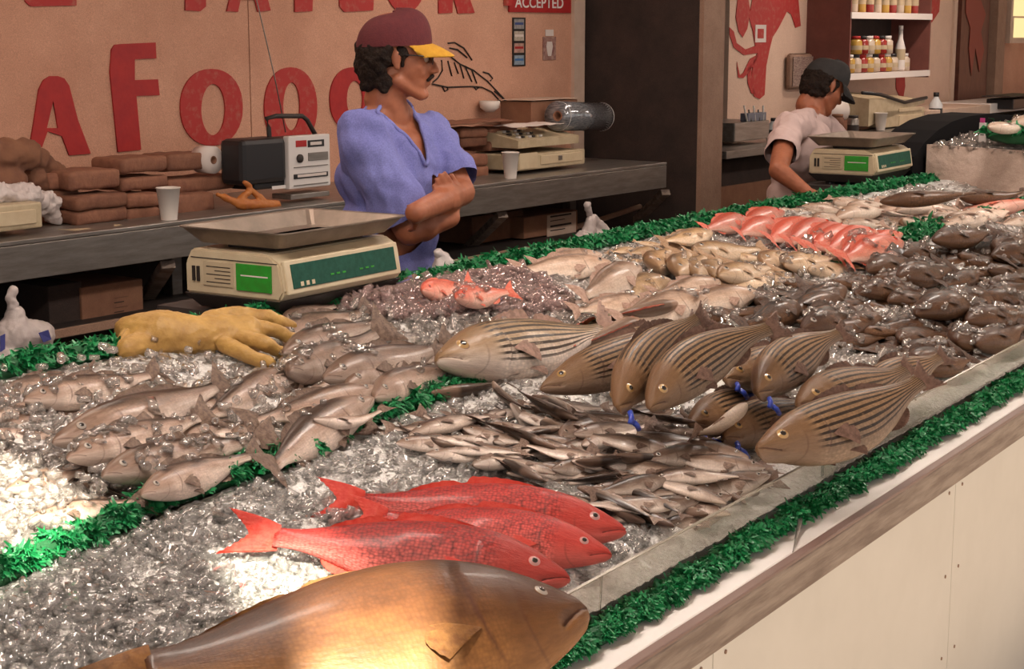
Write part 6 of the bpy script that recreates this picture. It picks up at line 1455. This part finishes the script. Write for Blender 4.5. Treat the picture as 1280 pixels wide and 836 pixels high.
# ice bin standing across the far part of the table
ib = thing('ice_bin', 'clear walled ice bin standing across the far end of the fish table', 'bin')
m_frost = M('frosted_sheet', (.56, .42, .35), (.42, .30, .24), 5, .4, grain=.14, bump=.6, bsc=30)
xb = 7.3; yb0, yb1 = 1.75, 2.47
zb_ = lambda y: H(y)-.005
hexa('front_wall', [(xb, yb0, zb_(yb0)), (xb+.01, yb0, zb_(yb0)), (xb+.01, yb1, zb_(yb1)), (xb, yb1, zb_(yb1)), (xb, yb0, 1.17), (xb+.01, yb0, 1.17), (xb+.01, yb1, 1.19), (xb, yb1, 1.19)], m_frost, ib)
hexa('side_wall', [(xb+.01, yb0, zb_(yb0)), (xb+2.5, yb0, zb_(yb0)), (xb+2.5, yb0+.01, zb_(yb0)), (xb+.01, yb0+.01, zb_(yb0)), (xb+.01, yb0, 1.17), (xb+2.5, yb0, 1.17), (xb+2.5, yb0+.01, 1.17), (xb+.01, yb0+.01, 1.17)], m_frost, ib)
V = []; nx, ny = 60, 24
for i in range(nx+1):
    for j in range(ny+1):
        x = xb+.014+2.4*i/nx; y = yb0+.014+(yb1-yb0-.02)*j/ny; e = min(i/6, (ny-j)/5, 1)
        V.append((x, y, 1.165+.06*e*min(1, i/20)+.022*vn(x, y, 14)+.012*vn(x, y, 40)))
n0 = len(V)
V += [(xb+.014, yb0+.014+(yb1-yb0-.02)*j/ny, zb_(2.0)) for j in range(ny+1)]
i = np.arange(nx)[:, None]*(ny+1)+np.arange(ny)[None, :]; i = i.reshape(-1, 1); Fq = i+np.array([[0, ny+1, ny+2, 1]])
Fq = np.concatenate([Fq, np.array([(j, j+1, n0+j+1, n0+j) for j in range(ny)])])
tag(link('crushed_ice', npmesh('crushed_ice', V, Fq, m_icebase, True)), 'crushed ice heaped inside the far ice bin', 'ice', 'beds of crushed ice', 'stuff')
R9 = np.random.RandomState(9); n = 9000; px_ = xb+.02+2.3*R9.rand(n)**1.3; py_ = yb0+.02+(yb1-yb0-.04)*R9.rand(n)
Pz = np.array([(x, y, 1.17+.06*min(1, (x-xb)/.8)*min(1, (yb1-y)/.12)+.022*vn(x, y, 14)+.012*vn(x, y, 40)) for x, y in zip(px_, py_)])
chips('ice_chips', 'loose ice chips heaped on top of the far ice bin', Pz+np.array((-.01, 0, .008)), .027*R9.lognormal(0, .3, n), m_icewarm, 9)
# curved black hood behind the bin
hd = thing('curved_hood', 'curved black plastic hood rising behind the far ice bin', 'hood')
pr = [(1141, 236), (1140, 214), (1143, 196), (1156, 178), (1172, 163), (1190, 152), (1212, 145), (1240, 142), (1290, 146)]
inn = [(1160, 238), (1160, 218), (1161, 204), (1168, 192), (1180, 180), (1198, 172), (1216, 168), (1242, 166), (1290, 170)]
bm = bmesh.new(); F0 = [ony(x, y, 2.49) for x, y in pr]; G0 = [ony(x, y, 2.49) for x, y in inn]; off = Vector((.05, .22, 0))
va = [bm.verts.new(p) for p in F0]; vb = [bm.verts.new(p) for p in G0]; vc = [bm.verts.new(p+off) for p in F0]; vd = [bm.verts.new(p+off) for p in G0]
for k in range(len(pr)-1):
    for A, B_ in ((va, vb), (vb, vd), (vd, vc), (vc, va)): bm.faces.new((A[k], A[k+1], B_[k+1], B_[k]))
bm.faces.new((va[0], vb[0], vd[0], vc[0])); bm.faces.new((va[-1], vb[-1], vd[-1], vc[-1])); fin('shell', bm, m_matt, hd)
tg = thing('price_tag', 'white price tag with pink top stuck in the far ice heap', 'tag'); pc = ony(1228, 169, 2.25)
Mt = basis(pc, (.84, -.54, 0)) @ Matrix.Rotation(math.pi/2, 4, 'Z')
boxo('card', (-.022, .022, -.002, .002, -.03, .055), m_white, tg, .001, M=Mt); boxo('pink_peak', (-.010, .018, -.003, .003, .055, .075), M('magenta_card', (.5, .05, .22), rough=.5), tg, .001, M=Mt)
for k in range(3): boxo('print_line', (-.012, .012-(k % 2)*.006, -.0028, .0028, .0+k*.013, .004+k*.013), m_ink, tg, M=Mt)
fringe('green fringe piece behind the price tag on the far ice', [ony(1240, 166, 2.2), ony(1262, 170, 2.1), ony(1295, 172, 2.0)], .09, 3000, .03)
for i_, (x, y) in enumerate(((1262, 158), (1278, 164), (1290, 154))):
    o = put(variant('pale', i_), (x-26, y+90), (x+26, y+86), 'pale pink fish on the far ice heap, %s from the price tag' % ORD[i_], group='fish on the far ice heap', detail=1)
    mw = o.matrix_world.copy(); p = ony(x, y, 2.1); o.matrix_world = Matrix.Translation(p-mw.translation) @ mw

# ice that fell on top of the fish
bpy.context.view_layer.update()
dgr = bpy.context.evaluated_depsgraph_get()
def top_scatter(n, region, seed):
    P = scatter(n, region, seed, (0, 0)); out = []
    for p in P:
        ok, loc, nrm, idx, ob, mt = SC.ray_cast(dgr, Vector((p[0], p[1], p[2]+.5)), Vector((0, 0, -1)))
        if ok and ob is not None and ob.name.startswith('body') and ob.parent is not None and not ob.parent.name.startswith('person') and nrm.z > .45: out.append(loc+Vector((0, 0, .002)))
    return np.array([tuple(q) for q in out])
for rg, n, s_, mt, lab, sd_ in ((BACK, 1500, .011, m_icewarm, 'ice chips fallen on top of the grey trout', 31), (FAR, 1300, .012, m_icewarm, 'ice chips fallen on top of the dark sea bass', 32), (CEN, 900, .010, m_icewarm, 'ice chips fallen on top of the pale middle fish', 33)):
    # gather in drifts rather than evenly
    P = top_scatter(n, rg, sd_); P = P[[vn(p[0], p[1], 9, 3) > .02 for p in P]]
    if len(P): chips('ice_chips', lab, P, sizes(P, s_, sd_), mt, sd_)
P = top_scatter(500, BACK, 41); P = P[[vn(p[0], p[1], 9, 3) > .0 for p in P]]; tubes('ice_tubes', 'hollow tube ice pieces lying on top of the grey trout', P, m_icewarm, 5)
P = top_scatter(500, FAR, 42); P = P[[vn(p[0], p[1], 9, 3) > .0 for p in P]]; tubes('ice_tubes', 'hollow tube ice pieces lying on top of the dark sea bass', P, m_icewarm, 6)
